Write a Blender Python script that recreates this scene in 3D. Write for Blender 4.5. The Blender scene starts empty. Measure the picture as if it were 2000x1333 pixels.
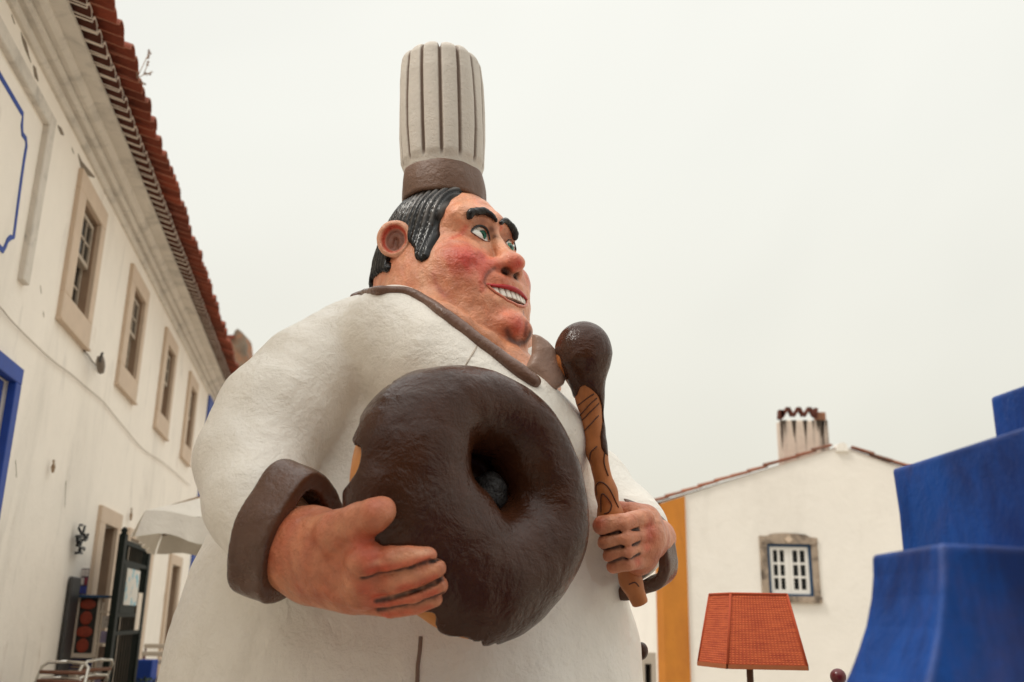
import bpy, bmesh, math, random
import numpy as np
from mathutils import Vector, Matrix
SC = bpy.context.scene
COL = SC.collection
R = math.radians

# ------------------------------------------------------------------ camera
F = 1874.0                      # focal length in pixels of the 2000 px wide photograph
TH, RO = R(16.2), R(1.0)
CAM = np.array([0.0, 0.0, 1.5])
fw = np.array([0, math.cos(TH), math.sin(TH)])
_u = np.array([0, -math.sin(TH), math.cos(TH)]); _r = np.array([1.0, 0, 0])
rt = math.cos(RO) * _r + math.sin(RO) * _u
up = math.cos(RO) * _u - math.sin(RO) * _r
cd = bpy.data.cameras.new('camera'); cam = bpy.data.objects.new('camera', cd); COL.objects.link(cam)
M4 = Matrix(((rt[0], up[0], -fw[0], CAM[0]), (rt[1], up[1], -fw[1], CAM[1]), (rt[2], up[2], -fw[2], CAM[2]), (0, 0, 0, 1)))
cam.matrix_world = M4
cd.sensor_width = 36; cd.lens = F / 2000 * 36
cd.clip_start = 0.05; cd.clip_end = 1500
cd.dof.use_dof = True; cd.dof.focus_distance = 3.5; cd.dof.aperture_fstop = 2.3
SC.camera = cam
SC.render.resolution_x, SC.render.resolution_y = 1024, 682

# ------------------------------------------------------------------ overcast sky + soft sun
SUN_EL, SUN_AZ = R(54), R(-116)          # azimuth clockwise from +Y: behind the camera, to the left
w = bpy.data.worlds.new('World'); SC.world = w; w.use_nodes = True
nt = w.node_tree; N = nt.nodes; L = nt.links; N.clear()
out = N.new('ShaderNodeOutputWorld'); bg = N.new('ShaderNodeBackground'); bg.inputs[1].default_value = 1.0
sky = N.new('ShaderNodeTexSky'); sky.sky_type = 'NISHITA'; sky.sun_disc = False
sky.sun_elevation = SUN_EL; sky.sun_rotation = SUN_AZ; sky.air_density = 1.0; sky.dust_density = 4
skm = N.new('ShaderNodeMixRGB'); skm.blend_type = 'MULTIPLY'; skm.inputs[0].default_value = 1
skm.inputs[2].default_value = (.012, .012, .012, 1)
L.new(sky.outputs[0], skm.inputs[1])
tc = N.new('ShaderNodeTexCoord'); sep = N.new('ShaderNodeSeparateXYZ'); L.new(tc.outputs['Generated'], sep.inputs[0])
# overcast deck: brighter towards the zenith, faintly mottled
mr = N.new('ShaderNodeMapRange'); mr.inputs[1].default_value = -0.05; mr.inputs[2].default_value = 1.0
mr.inputs[3].default_value = 0.0; mr.inputs[4].default_value = 1.0; L.new(sep.outputs[2], mr.inputs[0])
cr = N.new('ShaderNodeValToRGB'); e = cr.color_ramp.elements
e[0].position = 0.0; e[0].color = (0.542, 0.505, 0.418, 1)
e[1].position = 1.0; e[1].color = (1.400, 1.400, 1.330, 1)
for p_, c_ in ((.12, (0.577, 0.549, 0.464, 1)), (.28, (0.634, 0.617, 0.540, 1)), (.48, (0.669, 0.663, 0.600, 1)), (.60, (0.700, 0.694, 0.634, 1)), (.72, (0.960, 0.960, 0.912, 1))):
    q = e.new(p_); q.color = c_
L.new(mr.outputs[0], cr.inputs[0])
nz = N.new('ShaderNodeTexNoise'); nz.inputs['Scale'].default_value = 1.6; nz.inputs['Detail'].default_value = 3
nz.inputs['Distortion'].default_value = .5
L.new(tc.outputs['Generated'], nz.inputs[0])
nr = N.new('ShaderNodeMapRange'); nr.inputs[1].default_value = .3; nr.inputs[2].default_value = .7
nr.inputs[3].default_value = .94; nr.inputs[4].default_value = 1.06; L.new(nz.outputs[0], nr.inputs[0])
mm = N.new('ShaderNodeVectorMath'); mm.operation = 'SCALE'; L.new(cr.outputs[0], mm.inputs[0]); L.new(nr.outputs[0], mm.inputs['Scale'])
ad = N.new('ShaderNodeVectorMath'); ad.operation = 'ADD'; L.new(mm.outputs[0], ad.inputs[0]); L.new(skm.outputs[0], ad.inputs[1])
L.new(ad.outputs[0], bg.inputs[0]); L.new(bg.outputs[0], out.inputs[0])

sl = bpy.data.lights.new('sun', 'SUN'); sun = bpy.data.objects.new('sun', sl); COL.objects.link(sun)
sl.energy = 1.5; sl.angle = R(10); sl.color = (1, .96, .88)
sd = Vector((math.sin(SUN_AZ) * math.cos(SUN_EL), math.cos(SUN_AZ) * math.cos(SUN_EL), math.sin(SUN_EL)))
sun.rotation_euler = sd.to_track_quat('Z', 'Y').to_euler()
SC.view_settings.view_transform = 'Standard'; SC.view_settings.look = 'None'
SC.view_settings.exposure = 0.36; SC.view_settings.gamma = 1.0; SC.view_settings.use_curve_mapping = False

# ------------------------------------------------------------------ helpers: placing
def ray(px, py): return fw + rt * (px - 1000) / F + up * (666.5 - py) / F
def at(px, py, Y):
    d = ray(px, py); return CAM + d * (Y / d[1])
def depth(p): return float((np.asarray(p) - CAM) @ fw)
def ppm(p): return F / depth(p)          # pixels per metre there
def PR(px, py, Y, r=0):
    p = at(px, py, Y); return p, r / ppm(p)

def tag(o, label=None, cat=None, group=None, kind=None):
    if label: o['label'] = label
    if cat: o['category'] = cat
    if group: o['group'] = group
    if kind: o['kind'] = kind
    return o
def empty(name, loc, label=None, cat=None, group=None, kind=None, rz=0):
    o = bpy.data.objects.new(name, None); COL.objects.link(o); o.location = Vector(loc); o.rotation_euler = (0, 0, rz)
    o.empty_display_size = .1
    bpy.context.view_layer.update()
    return tag(o, label, cat, group, kind)
def wmat(o):
    m = Matrix.LocRotScale(o.location, o.rotation_euler, o.scale)
    if o.parent: m = wmat(o.parent) @ o.matrix_parent_inverse @ m
    return m
def mesh_obj(name, verts, faces, mat, parent=None, smooth=False, world=True):
    """verts in world coordinates; object origin placed at the parent's origin"""
    me = bpy.data.meshes.new(name)
    verts = np.asarray(verts, dtype=float).reshape(-1, 3)
    if parent is not None and world:
        mi = np.array(wmat(parent).inverted()); verts = verts @ mi[:3, :3].T + mi[:3, 3]
    me.from_pydata(verts.tolist(), [], [tuple(int(i) for i in f) for f in faces] if not isinstance(faces, np.ndarray) else faces.tolist())
    me.update()
    o = bpy.data.objects.new(name, me); COL.objects.link(o)
    if parent is not None: o.parent = parent
    if mat: me.materials.append(mat)
    if smooth: me.polygons.foreach_set('use_smooth', [True] * len(me.polygons))
    return o
def set_col(o, cols, name='paint'):
    a = o.data.color_attributes.new(name, 'FLOAT_COLOR', 'POINT')
    c = np.ones((len(o.data.vertices), 4), dtype=np.float32); c[:, :3] = cols
    a.data.foreach_set('color', c.ravel())
def srgb(r, g, b):
    f = lambda c: (c / 255 / 12.92) if c / 255 <= .04045 else ((c / 255 + .055) / 1.055) ** 2.4
    return np.array([f(r), f(g), f(b)])

# ------------------------------------------------------------------ helpers: materials
MATS = {}
def mat(name, col=(.5, .5, .5), rough=.6, paint=False, bump=(), var=.0, vscale=3.0, spec=.5, metal=0, coat=0, stain=None, rvar=0.0, coords='Object', rand=0):
    """procedural material. bump: list of (scale, strength, distance, stretch); var: value mottling; stain: (colour, scale, lo, hi, stretchvec)"""
    if name in MATS: return MATS[name]
    m = bpy.data.materials.new(name); m.use_nodes = True; t = m.node_tree; n = t.nodes; l = t.links
    b = n['Principled BSDF']; b.inputs['Roughness'].default_value = rough; b.inputs['Metallic'].default_value = metal
    b.inputs['Specular IOR Level'].default_value = spec; b.inputs['Coat Weight'].default_value = coat; b.inputs['Coat Roughness'].default_value = .15
    c = n.new('ShaderNodeTexCoord')
    if paint:
        a = n.new('ShaderNodeAttribute'); a.attribute_name = 'paint'; src = a.outputs['Color']
    else:
        rgb = n.new('ShaderNodeRGB'); rgb.outputs[0].default_value = (*col[:3], 1); src = rgb.outputs[0]
    def noise(scale, det=5, rgh=.6, stretch=(1, 1, 1), dist=0):
        mp = n.new('ShaderNodeMapping'); mp.inputs['Scale'].default_value = stretch; l.new(c.outputs[coords], mp.inputs[0])
        z = n.new('ShaderNodeTexNoise'); z.inputs['Scale'].default_value = scale; z.inputs['Detail'].default_value = det
        z.inputs['Roughness'].default_value = rgh; z.inputs['Distortion'].default_value = dist; l.new(mp.outputs[0], z.inputs[0]); return z.outputs[0]
    if var:
        z = noise(vscale, 6, .65); r_ = n.new('ShaderNodeMapRange'); r_.inputs[1].default_value = .25; r_.inputs[2].default_value = .75
        r_.inputs[3].default_value = 1 - var; r_.inputs[4].default_value = 1 + var * .6; l.new(z, r_.inputs[0])
        v = n.new('ShaderNodeVectorMath'); v.operation = 'SCALE'; l.new(src, v.inputs[0]); l.new(r_.outputs[0], v.inputs['Scale']); src = v.outputs[0]
    for st in (stain or []):
        sc_, s, lo, hi, sv, amt = st
        z = noise(s, 8, .68, sv, .6); r_ = n.new('ShaderNodeMapRange'); r_.inputs[1].default_value = lo; r_.inputs[2].default_value = hi
        r_.inputs[3].default_value = 0; r_.inputs[4].default_value = amt; l.new(z, r_.inputs[0])
        x = n.new('ShaderNodeMixRGB'); l.new(r_.outputs[0], x.inputs[0]); l.new(src, x.inputs[1]); x.inputs[2].default_value = (*sc_[:3], 1); src = x.outputs[0]
    if rand:
        oi = n.new('ShaderNodeObjectInfo'); r_ = n.new('ShaderNodeMapRange'); r_.inputs[3].default_value = 1 - rand; r_.inputs[4].default_value = 1 + rand * .5
        l.new(oi.outputs['Random'], r_.inputs[0]); v = n.new('ShaderNodeVectorMath'); v.operation = 'SCALE'; l.new(src, v.inputs[0]); l.new(r_.outputs[0], v.inputs['Scale']); src = v.outputs[0]
    l.new(src, b.inputs['Base Color'])
    if rvar:
        z = noise(9, 5, .6); r_ = n.new('ShaderNodeMapRange'); r_.inputs[1].default_value = .3; r_.inputs[2].default_value = .7
        r_.inputs[3].default_value = rough - rvar; r_.inputs[4].default_value = rough + rvar; l.new(z, r_.inputs[0]); l.new(r_.outputs[0], b.inputs['Roughness'])
    prev = None
    for (s, st_, d, sv) in bump:
        z = noise(s, 5, .6, sv, .4); bp = n.new('ShaderNodeBump'); bp.inputs['Strength'].default_value = st_; bp.inputs['Distance'].default_value = d
        l.new(z, bp.inputs['Height'])
        if prev: l.new(prev, bp.inputs['Normal'])
        prev = bp.outputs[0]
    if prev: l.new(prev, b.inputs['Normal'])
    MATS[name] = m
    return m
I3 = (1, 1, 1)

# ------------------------------------------------------------------ helpers: signed distance modelling
def nrm(v): v = np.asarray(v, float); return v / np.linalg.norm(v)
def smin(a, b, k):
    if k <= 0: return np.minimum(a, b)
    h = np.maximum(k - np.abs(a - b), 0) / k
    return np.minimum(a, b) - h * h * k * .25
def smax(a, b, k): return -smin(-a, -b, k)
def rcone(a, b, ra, rb, flat=None):
    a = np.asarray(a, float); b = np.asarray(b, float); d = b - a; dd = max(float(d @ d), 1e-9); m = max(ra, rb)
    def fn(X, Y, Z):
        x, y, z = X - a[0], Y - a[1], Z - a[2]
        t = np.clip((x * d[0] + y * d[1] + z * d[2]) / dd, 0, 1)
        return np.sqrt((x - t * d[0]) ** 2 + (y - t * d[1]) ** 2 + (z - t * d[2]) ** 2) - (ra + (rb - ra) * t)
    return fn, np.minimum(a, b) - m, np.maximum(a, b) + m
def ell(c, r, ax=None):
    c = np.asarray(c, float); r = np.asarray(r, float); A = np.eye(3) if ax is None else np.array([nrm(v) for v in ax]); m = r.max()
    def fn(X, Y, Z):
        x, y, z = X - c[0], Y - c[1], Z - c[2]
        k0 = 0; k1 = 0
        for i in range(3):
            q = (x * A[i, 0] + y * A[i, 1] + z * A[i, 2]) / r[i]; k0 = k0 + q * q; k1 = k1 + (q / r[i]) ** 2
        k0 = np.sqrt(k0); k1 = np.sqrt(k1) + 1e-9
        return k0 * (k0 - 1) / k1
    return fn, c - m, c + m
class Grid:
    def __init__(s, lo, hi, h):
        s.lo = np.asarray(lo, float); s.h = h; n = np.ceil((np.asarray(hi) - s.lo) / h).astype(int) + 1; s.n = n
        s.ax = [(s.lo[i] + h * np.arange(n[i])).astype(np.float32) for i in range(3)]
        s.F = np.full(n, .5, np.float32)
    def _sl(s, lo, hi, m):
        a = np.clip(np.floor((lo - m - s.lo) / s.h).astype(int), 0, s.n); b = np.clip(np.ceil((hi + m - s.lo) / s.h).astype(int) + 1, 0, s.n)
        sl = tuple(slice(a[i], b[i]) for i in range(3))
        return sl, (s.ax[0][sl[0]][:, None, None], s.ax[1][sl[1]][None, :, None], s.ax[2][sl[2]][None, None, :])
    def add(s, prim, k=0.0):
        fn, lo, hi = prim; sl, P = s._sl(lo, hi, k + 4 * s.h)
        if min(x.stop - x.start for x in sl) <= 0: return s
        s.F[sl] = smin(s.F[sl], fn(*P).astype(np.float32), k); return s
    def cut(s, prim, k=0.0):
        fn, lo, hi = prim; sl, P = s._sl(lo, hi, k + 3 * s.h)
        if min(x.stop - x.start for x in sl) <= 0: return s
        s.F[sl] = smax(s.F[sl], -fn(*P).astype(np.float32), k); return s
    def chain(s, pts, k=0.0, kin=0.0):
        for (a, ra), (b, rb) in zip(pts[:-1], pts[1:]): s.add(rcone(a, b, ra, rb), k)
        return s
    def P(s): return s.ax[0][:, None, None], s.ax[1][None, :, None], s.ax[2][None, None, :]
    def sample(s, p):
        q = (np.asarray(p) - s.lo) / s.h; i = np.clip(np.floor(q).astype(int), 0, s.n - 2); f = np.clip(q - i, 0, 1); v = 0
        for dx in (0, 1):
            for dy in (0, 1):
                for dz in (0, 1):
                    w_ = (f[..., 0] if dx else 1 - f[..., 0]) * (f[..., 1] if dy else 1 - f[..., 1]) * (f[..., 2] if dz else 1 - f[..., 2])
                    v = v + w_ * s.F[i[..., 0] + dx, i[..., 1] + dy, i[..., 2] + dz]
        return v
    def grad(s, p):
        p = np.asarray(p, float); e_ = s.h; g = [s.sample(p + np.eye(3)[i] * e_) - s.sample(p - np.eye(3)[i] * e_) for i in range(3)]
        return nrm(np.array(g))
    def hit(s, px, py, off=0.0):
        d = ray(px, py); t = np.arange(1.2, 6.5, .004); p = CAM + t[:, None] * d
        ok = np.all((p > s.lo + s.h) & (p < s.lo + s.h * (s.n - 2)), 1)
        if not ok.any(): return None
        p = p[ok]; v = s.sample(p); j = np.where((v[:-1] > 0) & (v[1:] <= 0))[0]
        if not len(j):
            j = int(np.argmin(v)); q = p[j]            # grazing ray: the closest approach
            return q + s.grad(q) * (off - v[j])
        j = j[0]; a, b = v[j], v[j + 1]; q = p[j] + (p[j + 1] - p[j]) * a / (a - b)
        return q + s.grad(q) * off if off else q
    def mesh(s):
        Fv = s.F; neg = Fv < 0
        c = sum(neg[dx:Fv.shape[0] - 1 + dx, dy:Fv.shape[1] - 1 + dy, dz:Fv.shape[2] - 1 + dz].astype(np.int8) for dx in (0, 1) for dy in (0, 1) for dz in (0, 1))
        idx = np.argwhere((c > 0) & (c < 8)); m = -np.ones(c.shape, np.int32); m[tuple(idx.T)] = np.arange(len(idx))
        acc = np.zeros((len(idx), 3)); cnt = np.zeros(len(idx))
        for ax_ in range(3):
            o1, o2 = [i for i in range(3) if i != ax_]
            for a in (0, 1):
                for b in (0, 1):
                    p0 = idx.copy(); p0[:, o1] += a; p0[:, o2] += b; p1 = p0.copy(); p1[:, ax_] += 1
                    v0 = Fv[tuple(p0.T)]; v1 = Fv[tuple(p1.T)]; x = (v0 < 0) != (v1 < 0)
                    t = np.where(x, v0 / np.where(x, v0 - v1, 1), 0); q = p0.astype(float); q[:, ax_] += t
                    acc[x] += q[x]; cnt[x] += 1
        V = s.lo + s.h * acc / cnt[:, None]
        faces = []
        for ax_ in range(3):
            o1, o2 = [(1, 2), (2, 0), (0, 1)][ax_]
            s0 = [slice(None)] * 3; s1 = [slice(None)] * 3; s0[ax_] = slice(0, -1); s1[ax_] = slice(1, None)
            x = neg[tuple(s0)] != neg[tuple(s1)]
            e_ = np.argwhere(x); e_ = e_[(e_[:, o1] > 0) & (e_[:, o2] > 0) & (e_[:, o1] < Fv.shape[o1] - 1) & (e_[:, o2] < Fv.shape[o2] - 1)]
            q = []
            for a, b in ((-1, -1), (0, -1), (0, 0), (-1, 0)):
                p = e_.copy(); p[:, o1] += a; p[:, o2] += b; q.append(m[tuple(p.T)])
            q = np.stack(q, 1); fl = neg[tuple(e_.T)]; q[~fl] = q[~fl][:, ::-1]; faces.append(q)
        Fc = np.concatenate(faces); Fc = Fc[(Fc >= 0).all(1)]
        return V, Fc
_rs = np.random.RandomState(5)
_T = [_rs.rand(32, 32, 32).astype(np.float32) * 2 - 1 for _ in range(3)]
def vnoise(P, scale, k=0):
    """smooth value noise at points P (n,3)"""
    q = np.asarray(P) * scale; i = np.floor(q).astype(int); f = q - i; f = f * f * (3 - 2 * f); v = 0; T = _T[k]
    for dx in (0, 1):
        for dy in (0, 1):
            for dz in (0, 1):
                w_ = (f[:, 0] if dx else 1 - f[:, 0]) * (f[:, 1] if dy else 1 - f[:, 1]) * (f[:, 2] if dz else 1 - f[:, 2])
                v = v + w_ * T[(i[:, 0] + dx) % 32, (i[:, 1] + dy) % 32, (i[:, 2] + dz) % 32]
    return v
def sdf_obj(name, g, m, parent=None, paint=None, rough=0.0, rscale=12, disp=None):
    V, Fc = g.mesh()
    if rough or disp is not None:
        gr = np.stack([g.sample(V + np.eye(3)[i] * g.h) - g.sample(V - np.eye(3)[i] * g.h) for i in range(3)], 1)
        gr /= np.linalg.norm(gr, axis=1)[:, None] + 1e-9
        V2 = V + gr * (rough * (vnoise(V, rscale) + .5 * vnoise(V, rscale * 2.3, 1)))[:, None]
        if disp is not None: V2 = V2 + gr * disp(V)[:, None]
    else: V2 = V
    o = mesh_obj(name, V2, Fc, m, parent, smooth=True)
    if paint is not None: set_col(o, paint(V))
    return o
def arc3(pts, n=14):
    pts = np.array(pts, float); out = []; P_ = np.vstack([2 * pts[0] - pts[1], pts, 2 * pts[-1] - pts[-2]])
    for i in range(1, len(P_) - 2):
        for t in np.linspace(0, 1, n, endpoint=(i == len(P_) - 3)):
            a, b, c, d = P_[i - 1], P_[i], P_[i + 1], P_[i + 2]
            out.append(.5 * ((2 * b) + (-a + c) * t + (2 * a - 5 * b + 4 * c - d) * t * t + (-a + 3 * b - 3 * c + d) * t ** 3))
    return out
# ================================================================== setting
class MB:
    """collects boxes / prisms given in a local frame into one mesh"""
    def __init__(s, O=(0, 0, 0), ex=(1, 0, 0), ey=(0, 1, 0), ez=(0, 0, 1)):
        s.O = np.array(O, float); s.A = np.array([ex, ey, ez], float); s.V = []; s.Fc = []; s.M = []
    def add(s, verts, faces, mi=0):
        n = len(s.V); s.V += [s.O + np.asarray(v, float) @ s.A for v in verts]; s.Fc += [tuple(n + i for i in f) for f in faces]; s.M += [mi] * len(faces); return s
    def box(s, x0, x1, y0, y1, z0, z1, mi=0, b=0.0):
        if b <= 0:
            v = [(x, y, z) for x in (x0, x1) for y in (y0, y1) for z in (z0, z1)]
            return s.add(v, [(0, 1, 3, 2), (4, 6, 7, 5), (0, 4, 5, 1), (2, 3, 7, 6), (0, 2, 6, 4), (1, 5, 7, 3)], mi)
        v = [];
        for x in (x0, x1):
            for y in (y0, y1):
                for z in (z0, z1):
                    sx = b if x == x0 else -b; sy = b if y == y0 else -b; sz = b if z == z0 else -b
                    v += [(x, y + sy, z + sz), (x + sx, y, z + sz), (x + sx, y + sy, z)]
        I = lambda i, j, k, t: ((i * 2 + j) * 2 + k) * 3 + t
        f = [(I(0,0,0,0), I(0,0,1,0), I(0,1,1,0), I(0,1,0,0)), (I(1,0,0,0), I(1,1,0,0), I(1,1,1,0), I(1,0,1,0)),
             (I(0,0,0,1), I(1,0,0,1), I(1,0,1,1), I(0,0,1,1)), (I(0,1,0,1), I(0,1,1,1), I(1,1,1,1), I(1,1,0,1)),
             (I(0,0,0,2), I(0,1,0,2), I(1,1,0,2), I(1,0,0,2)), (I(0,0,1,2), I(1,0,1,2), I(1,1,1,2), I(0,1,1,2))]
        for j in (0, 1):
            for k in (0, 1): f.append((I(0,j,k,1), I(0,j,k,2), I(1,j,k,2), I(1,j,k,1)))
        for i in (0, 1):
            for k in (0, 1): f.append((I(i,0,k,0), I(i,0,k,2), I(i,1,k,2), I(i,1,k,0)))
            for j in (0, 1): f.append((I(i,j,0,0), I(i,j,0,1), I(i,j,1,1), I(i,j,1,0)))
        for i in (0, 1):
            for j in (0, 1):
                for k in (0, 1): f.append((I(i,j,k,0), I(i,j,k,1), I(i,j,k,2)))
        return s.add(v, f, mi)
    def prism(s, poly, y0, y1, mi=0):
        """polygon in (x,z), extruded along y"""
        n = len(poly); v = [(x, y0, z) for x, z in poly] + [(x, y1, z) for x, z in poly]
        return s.add(v, [tuple(range(n)), tuple(range(n, 2 * n))[::-1]] + [(i, n + i, n + (i + 1) % n, (i + 1) % n) for i in range(n)], mi)
    def prism_x(s, poly, x0, x1, mi=0):
        """profile in (y,z), extruded along x"""
        n = len(poly); v = [(x0, y, z) for y, z in poly] + [(x1, y, z) for y, z in poly]
        return s.add(v, [tuple(range(n)), tuple(range(n, 2 * n))[::-1]] + [(i, n + i, n + (i + 1) % n, (i + 1) % n) for i in range(n)], mi)
    def build(s, name, m, parent=None, smooth=False):
        ms = m if isinstance(m, (list, tuple)) else [m]
        o = mesh_obj(name, s.V, s.Fc, ms[0], parent, smooth)
        for x in ms[1:]: o.data.materials.append(x)
        if len(ms) > 1: o.data.polygons.foreach_set('material_index', s.M)
        bm = bmesh.new(); bm.from_mesh(o.data); bmesh.ops.recalc_face_normals(bm, faces=bm.faces); bm.to_mesh(o.data); bm.free()
        return o
def tube(name, pts, r_, m, parent=None, n=6):
    pts = [np.asarray(p, float) for p in pts]; V, Fc = [], []
    for i, p in enumerate(pts):
        t = nrm(pts[min(i + 1, len(pts) - 1)] - pts[max(i - 1, 0)]); a = nrm(np.cross(t, (0.13, .31, .94))); b = np.cross(t, a); rr = r_[i] if hasattr(r_, '__len__') else r_
        for j in range(n): q = 2 * math.pi * j / n; V.append(p + rr * (a * math.cos(q) + b * math.sin(q)))
    for i in range(len(pts) - 1):
        for j in range(n): Fc.append((i * n + j, i * n + (j + 1) % n, (i + 1) * n + (j + 1) % n, (i + 1) * n + j))
    Fc.append(tuple(range(n))[::-1]); Fc.append(tuple(range((len(pts) - 1) * n, len(pts) * n)))
    return mesh_obj(name, V, Fc, m, parent, smooth=True)
def multi_tube(name, lists, r_, m, parent=None, n=6):
    V, Fc = [], []
    for pts in lists:
        pts = [np.asarray(p, float) for p in pts]; b0 = len(V)
        for i, p in enumerate(pts):
            t = nrm(pts[min(i + 1, len(pts) - 1)] - pts[max(i - 1, 0)]); a = nrm(np.cross(t, (0.13, .31, .94))); b = np.cross(t, a)
            for j in range(n): q = 2 * math.pi * j / n; V.append(p + r_ * (a * math.cos(q) + b * math.sin(q)))
        for i in range(len(pts) - 1):
            for j in range(n): Fc.append((b0 + i * n + j, b0 + i * n + (j + 1) % n, b0 + (i + 1) * n + (j + 1) % n, b0 + (i + 1) * n + j))
        Fc.append(tuple(range(b0, b0 + n))[::-1]); Fc.append(tuple(range(b0 + (len(pts) - 1) * n, b0 + len(pts) * n)))
    return mesh_obj(name, V, Fc, m, parent, smooth=True)

# ground
cobble = mat('cobble', srgb(182, 173, 160), rough=.85, var=.35, vscale=2.5, bump=((9, .8, .03, I3),), coords='Object')
g_ = MB(); n_ = 24; xs = np.linspace(-400, 400, n_ + 1)
g_.add([(x, y, 0) for x in xs for y in xs], [(i * (n_ + 1) + j, (i + 1) * (n_ + 1) + j, (i + 1) * (n_ + 1) + j + 1, i * (n_ + 1) + j + 1) for i in range(n_) for j in range(n_)])
tag(g_.build('ground', cobble), kind='structure')

# ---- left townhouse: frame with s along the street, o out of the wall, z up
v_ = ray(629, 1210); aS = nrm((v_[0], v_[1], 0)); nS = np.array([aS[1], -aS[0], 0]); DW = 2.5
W0 = -nS * DW
def W(s, z, o=0.0): return W0 + aS * s + nS * o + np.array([0, 0, z])
def w2(px, py, o=0.0):
    d = ray(px, py); t = (-DW + o - CAM @ nS) / (d @ nS); p = CAM + t * d; return float(p @ aS), float(p[2])
def LWB(): return MB(W0, aS, nS, (0, 0, 1))
wallm = mat('whitewash', srgb(243, 234, 222), rough=.85, var=.06, vscale=1.2, bump=((6, .35, .02, I3), (40, .4, .004, I3)),
            stain=[((.40, .36, .31), .8, .55, .82, (1, 1, .35), .35), ((.33, .30, .26), 3.5, .57, .78, (1, 1, .25), .45), (srgb(170, 140, 108), 1.7, .62, .72, (1, 1, .5), .35)])
stone = mat('limestone_trim', srgb(206, 184, 162), rough=.8, var=.10, vscale=4, bump=((14, .4, .008, I3),))
corn = mat('cornice_plaster', srgb(214, 205, 193), rough=.85, var=.10, vscale=3, bump=((12, .5, .012, I3),),
           stain=[((.20, .18, .16), 2.6, .50, .74, (1, 1, 1), .60), ((.10, .09, .08), 7, .62, .75, (1, 1, 1), .7)])
lime = mat('lime_rim', srgb(222, 208, 194), rough=.85, var=.15, vscale=9, stain=[((.16, .13, .11), 5, .58, .72, I3, .5)])
terra_shaded = mat('terracotta_shaded', srgb(92, 48, 34), rough=.85, var=.35, vscale=7, bump=((20, .5, .01, I3),))  # shade of the tile hollows is put into this darker colour
terra = mat('terracotta', srgb(150, 72, 48), rough=.85, rand=.45, var=.4, vscale=5, bump=((20, .5, .01, I3),), stain=[(srgb(90, 52, 40), 1.6, .48, .66, I3, .75), (srgb(196, 150, 116), 4.3, .62, .72, I3, .6)])
bluep = mat('cobalt_paint', srgb(20, 62, 150), rough=.6, var=.2, vscale=5)
woodd = mat('weathered_sash', srgb(176, 160, 142), rough=.7, var=.2, vscale=12)
reveal = mat('reveal_stone', srgb(150, 124, 102), rough=.8, var=.2, vscale=6)
glass = mat('window_glass', srgb(22, 24, 24), rough=.15, spec=.28, bump=((3, .25, .02, I3),), var=.3, vscale=3)
darkroom = mat('dark_interior', srgb(38, 32, 28), rough=.9, var=.3)
BH = empty('townhouse', W(12, 0), 'long whitewashed two storey townhouse on the left with stone framed windows and double tiled eave', 'townhouse')
S0, S1, HT = 1.5, 20.4, 5.84
holes = []
wins = [(8.72, 9.80), (11.26, 12.36), (13.88, 14.98), (16.50, 17.58)]
for a_, b_ in wins: holes.append((a_ + .24, b_ - .17, 4.26, 5.27))
wins0 = [(-2.62 + 8.72 - .0 - 2.62 * 0, 0)]
LWIN = (5.2, 7.80, 1.9, 3.20); holes.append(LWIN)             # blue framed ground floor opening
D1 = (11.58, 12.26, .02, 2.46); D2 = (13.10, 14.55, .02, 2.42); D3 = (16.85, 17.75, .02, 2.28)
holes += [D1, D2, D3]
def wall_holes(mb, s0, s1, z0, z1, hs_, o=0.0, depth_=.28, mi=0):
    S_ = sorted(set([s0, s1] + [h[0] for h in hs_] + [h[1] for h in hs_])); Z_ = sorted(set([z0, z1] + [h[2] for h in hs_] + [h[3] for h in hs_]))
    for i in range(len(S_) - 1):
        for j in range(len(Z_) - 1):
            sm, zm = (S_[i] + S_[i + 1]) / 2, (Z_[j] + Z_[j + 1]) / 2
            if any(h[0] < sm < h[1] and h[2] < zm < h[3] for h in hs_): continue
            mb.add([(S_[i], o, Z_[j]), (S_[i + 1], o, Z_[j]), (S_[i + 1], o, Z_[j + 1]), (S_[i], o, Z_[j + 1])], [(0, 1, 2, 3)], mi)
    for (a, b, c, d) in hs_:
        q = [(a, c), (b, c), (b, d), (a, d)]
        for (p0, p1) in zip(q, q[1:] + q[:1]): mb.add([(p0[0], o, p0[1]), (p1[0], o, p1[1]), (p1[0], o - depth_, p1[1]), (p0[0], o - depth_, p0[1])], [(0, 1, 2, 3)], mi)
        mb.add([(a, o - depth_, c), (b, o - depth_, c), (b, o - depth_, d), (a, o - depth_, d)], [(0, 1, 2, 3)], 1)
    return mb
m_ = LWB(); wall_holes(m_, S0, S1, 0, HT, holes)
m_.add([(S1, 0, 0), (S1, -6, 0), (S1, -6, HT), (S1, 0, HT)], [(0, 1, 2, 3)]); m_.add([(S0, 0, 0), (S0, -6, 0), (S0, -6, HT), (S0, 0, HT)], [(0, 1, 2, 3)])
m_.build('wall', [wallm, darkroom], BH)
def frame_mb(mb, a, b, c, d, A, B, C, D, o0, o1, bev=.006):
    """surround: outer rectangle a..b,c..d, opening A..B,C..D (s and z)"""
    mb.box(a, b, o0, o1, D, d, b=bev); mb.box(a, b, o0, o1, c, C, b=bev); mb.box(a, A, o0, o1, C, D, b=bev); mb.box(B, b, o0, o1, C, D, b=bev); return mb
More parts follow.
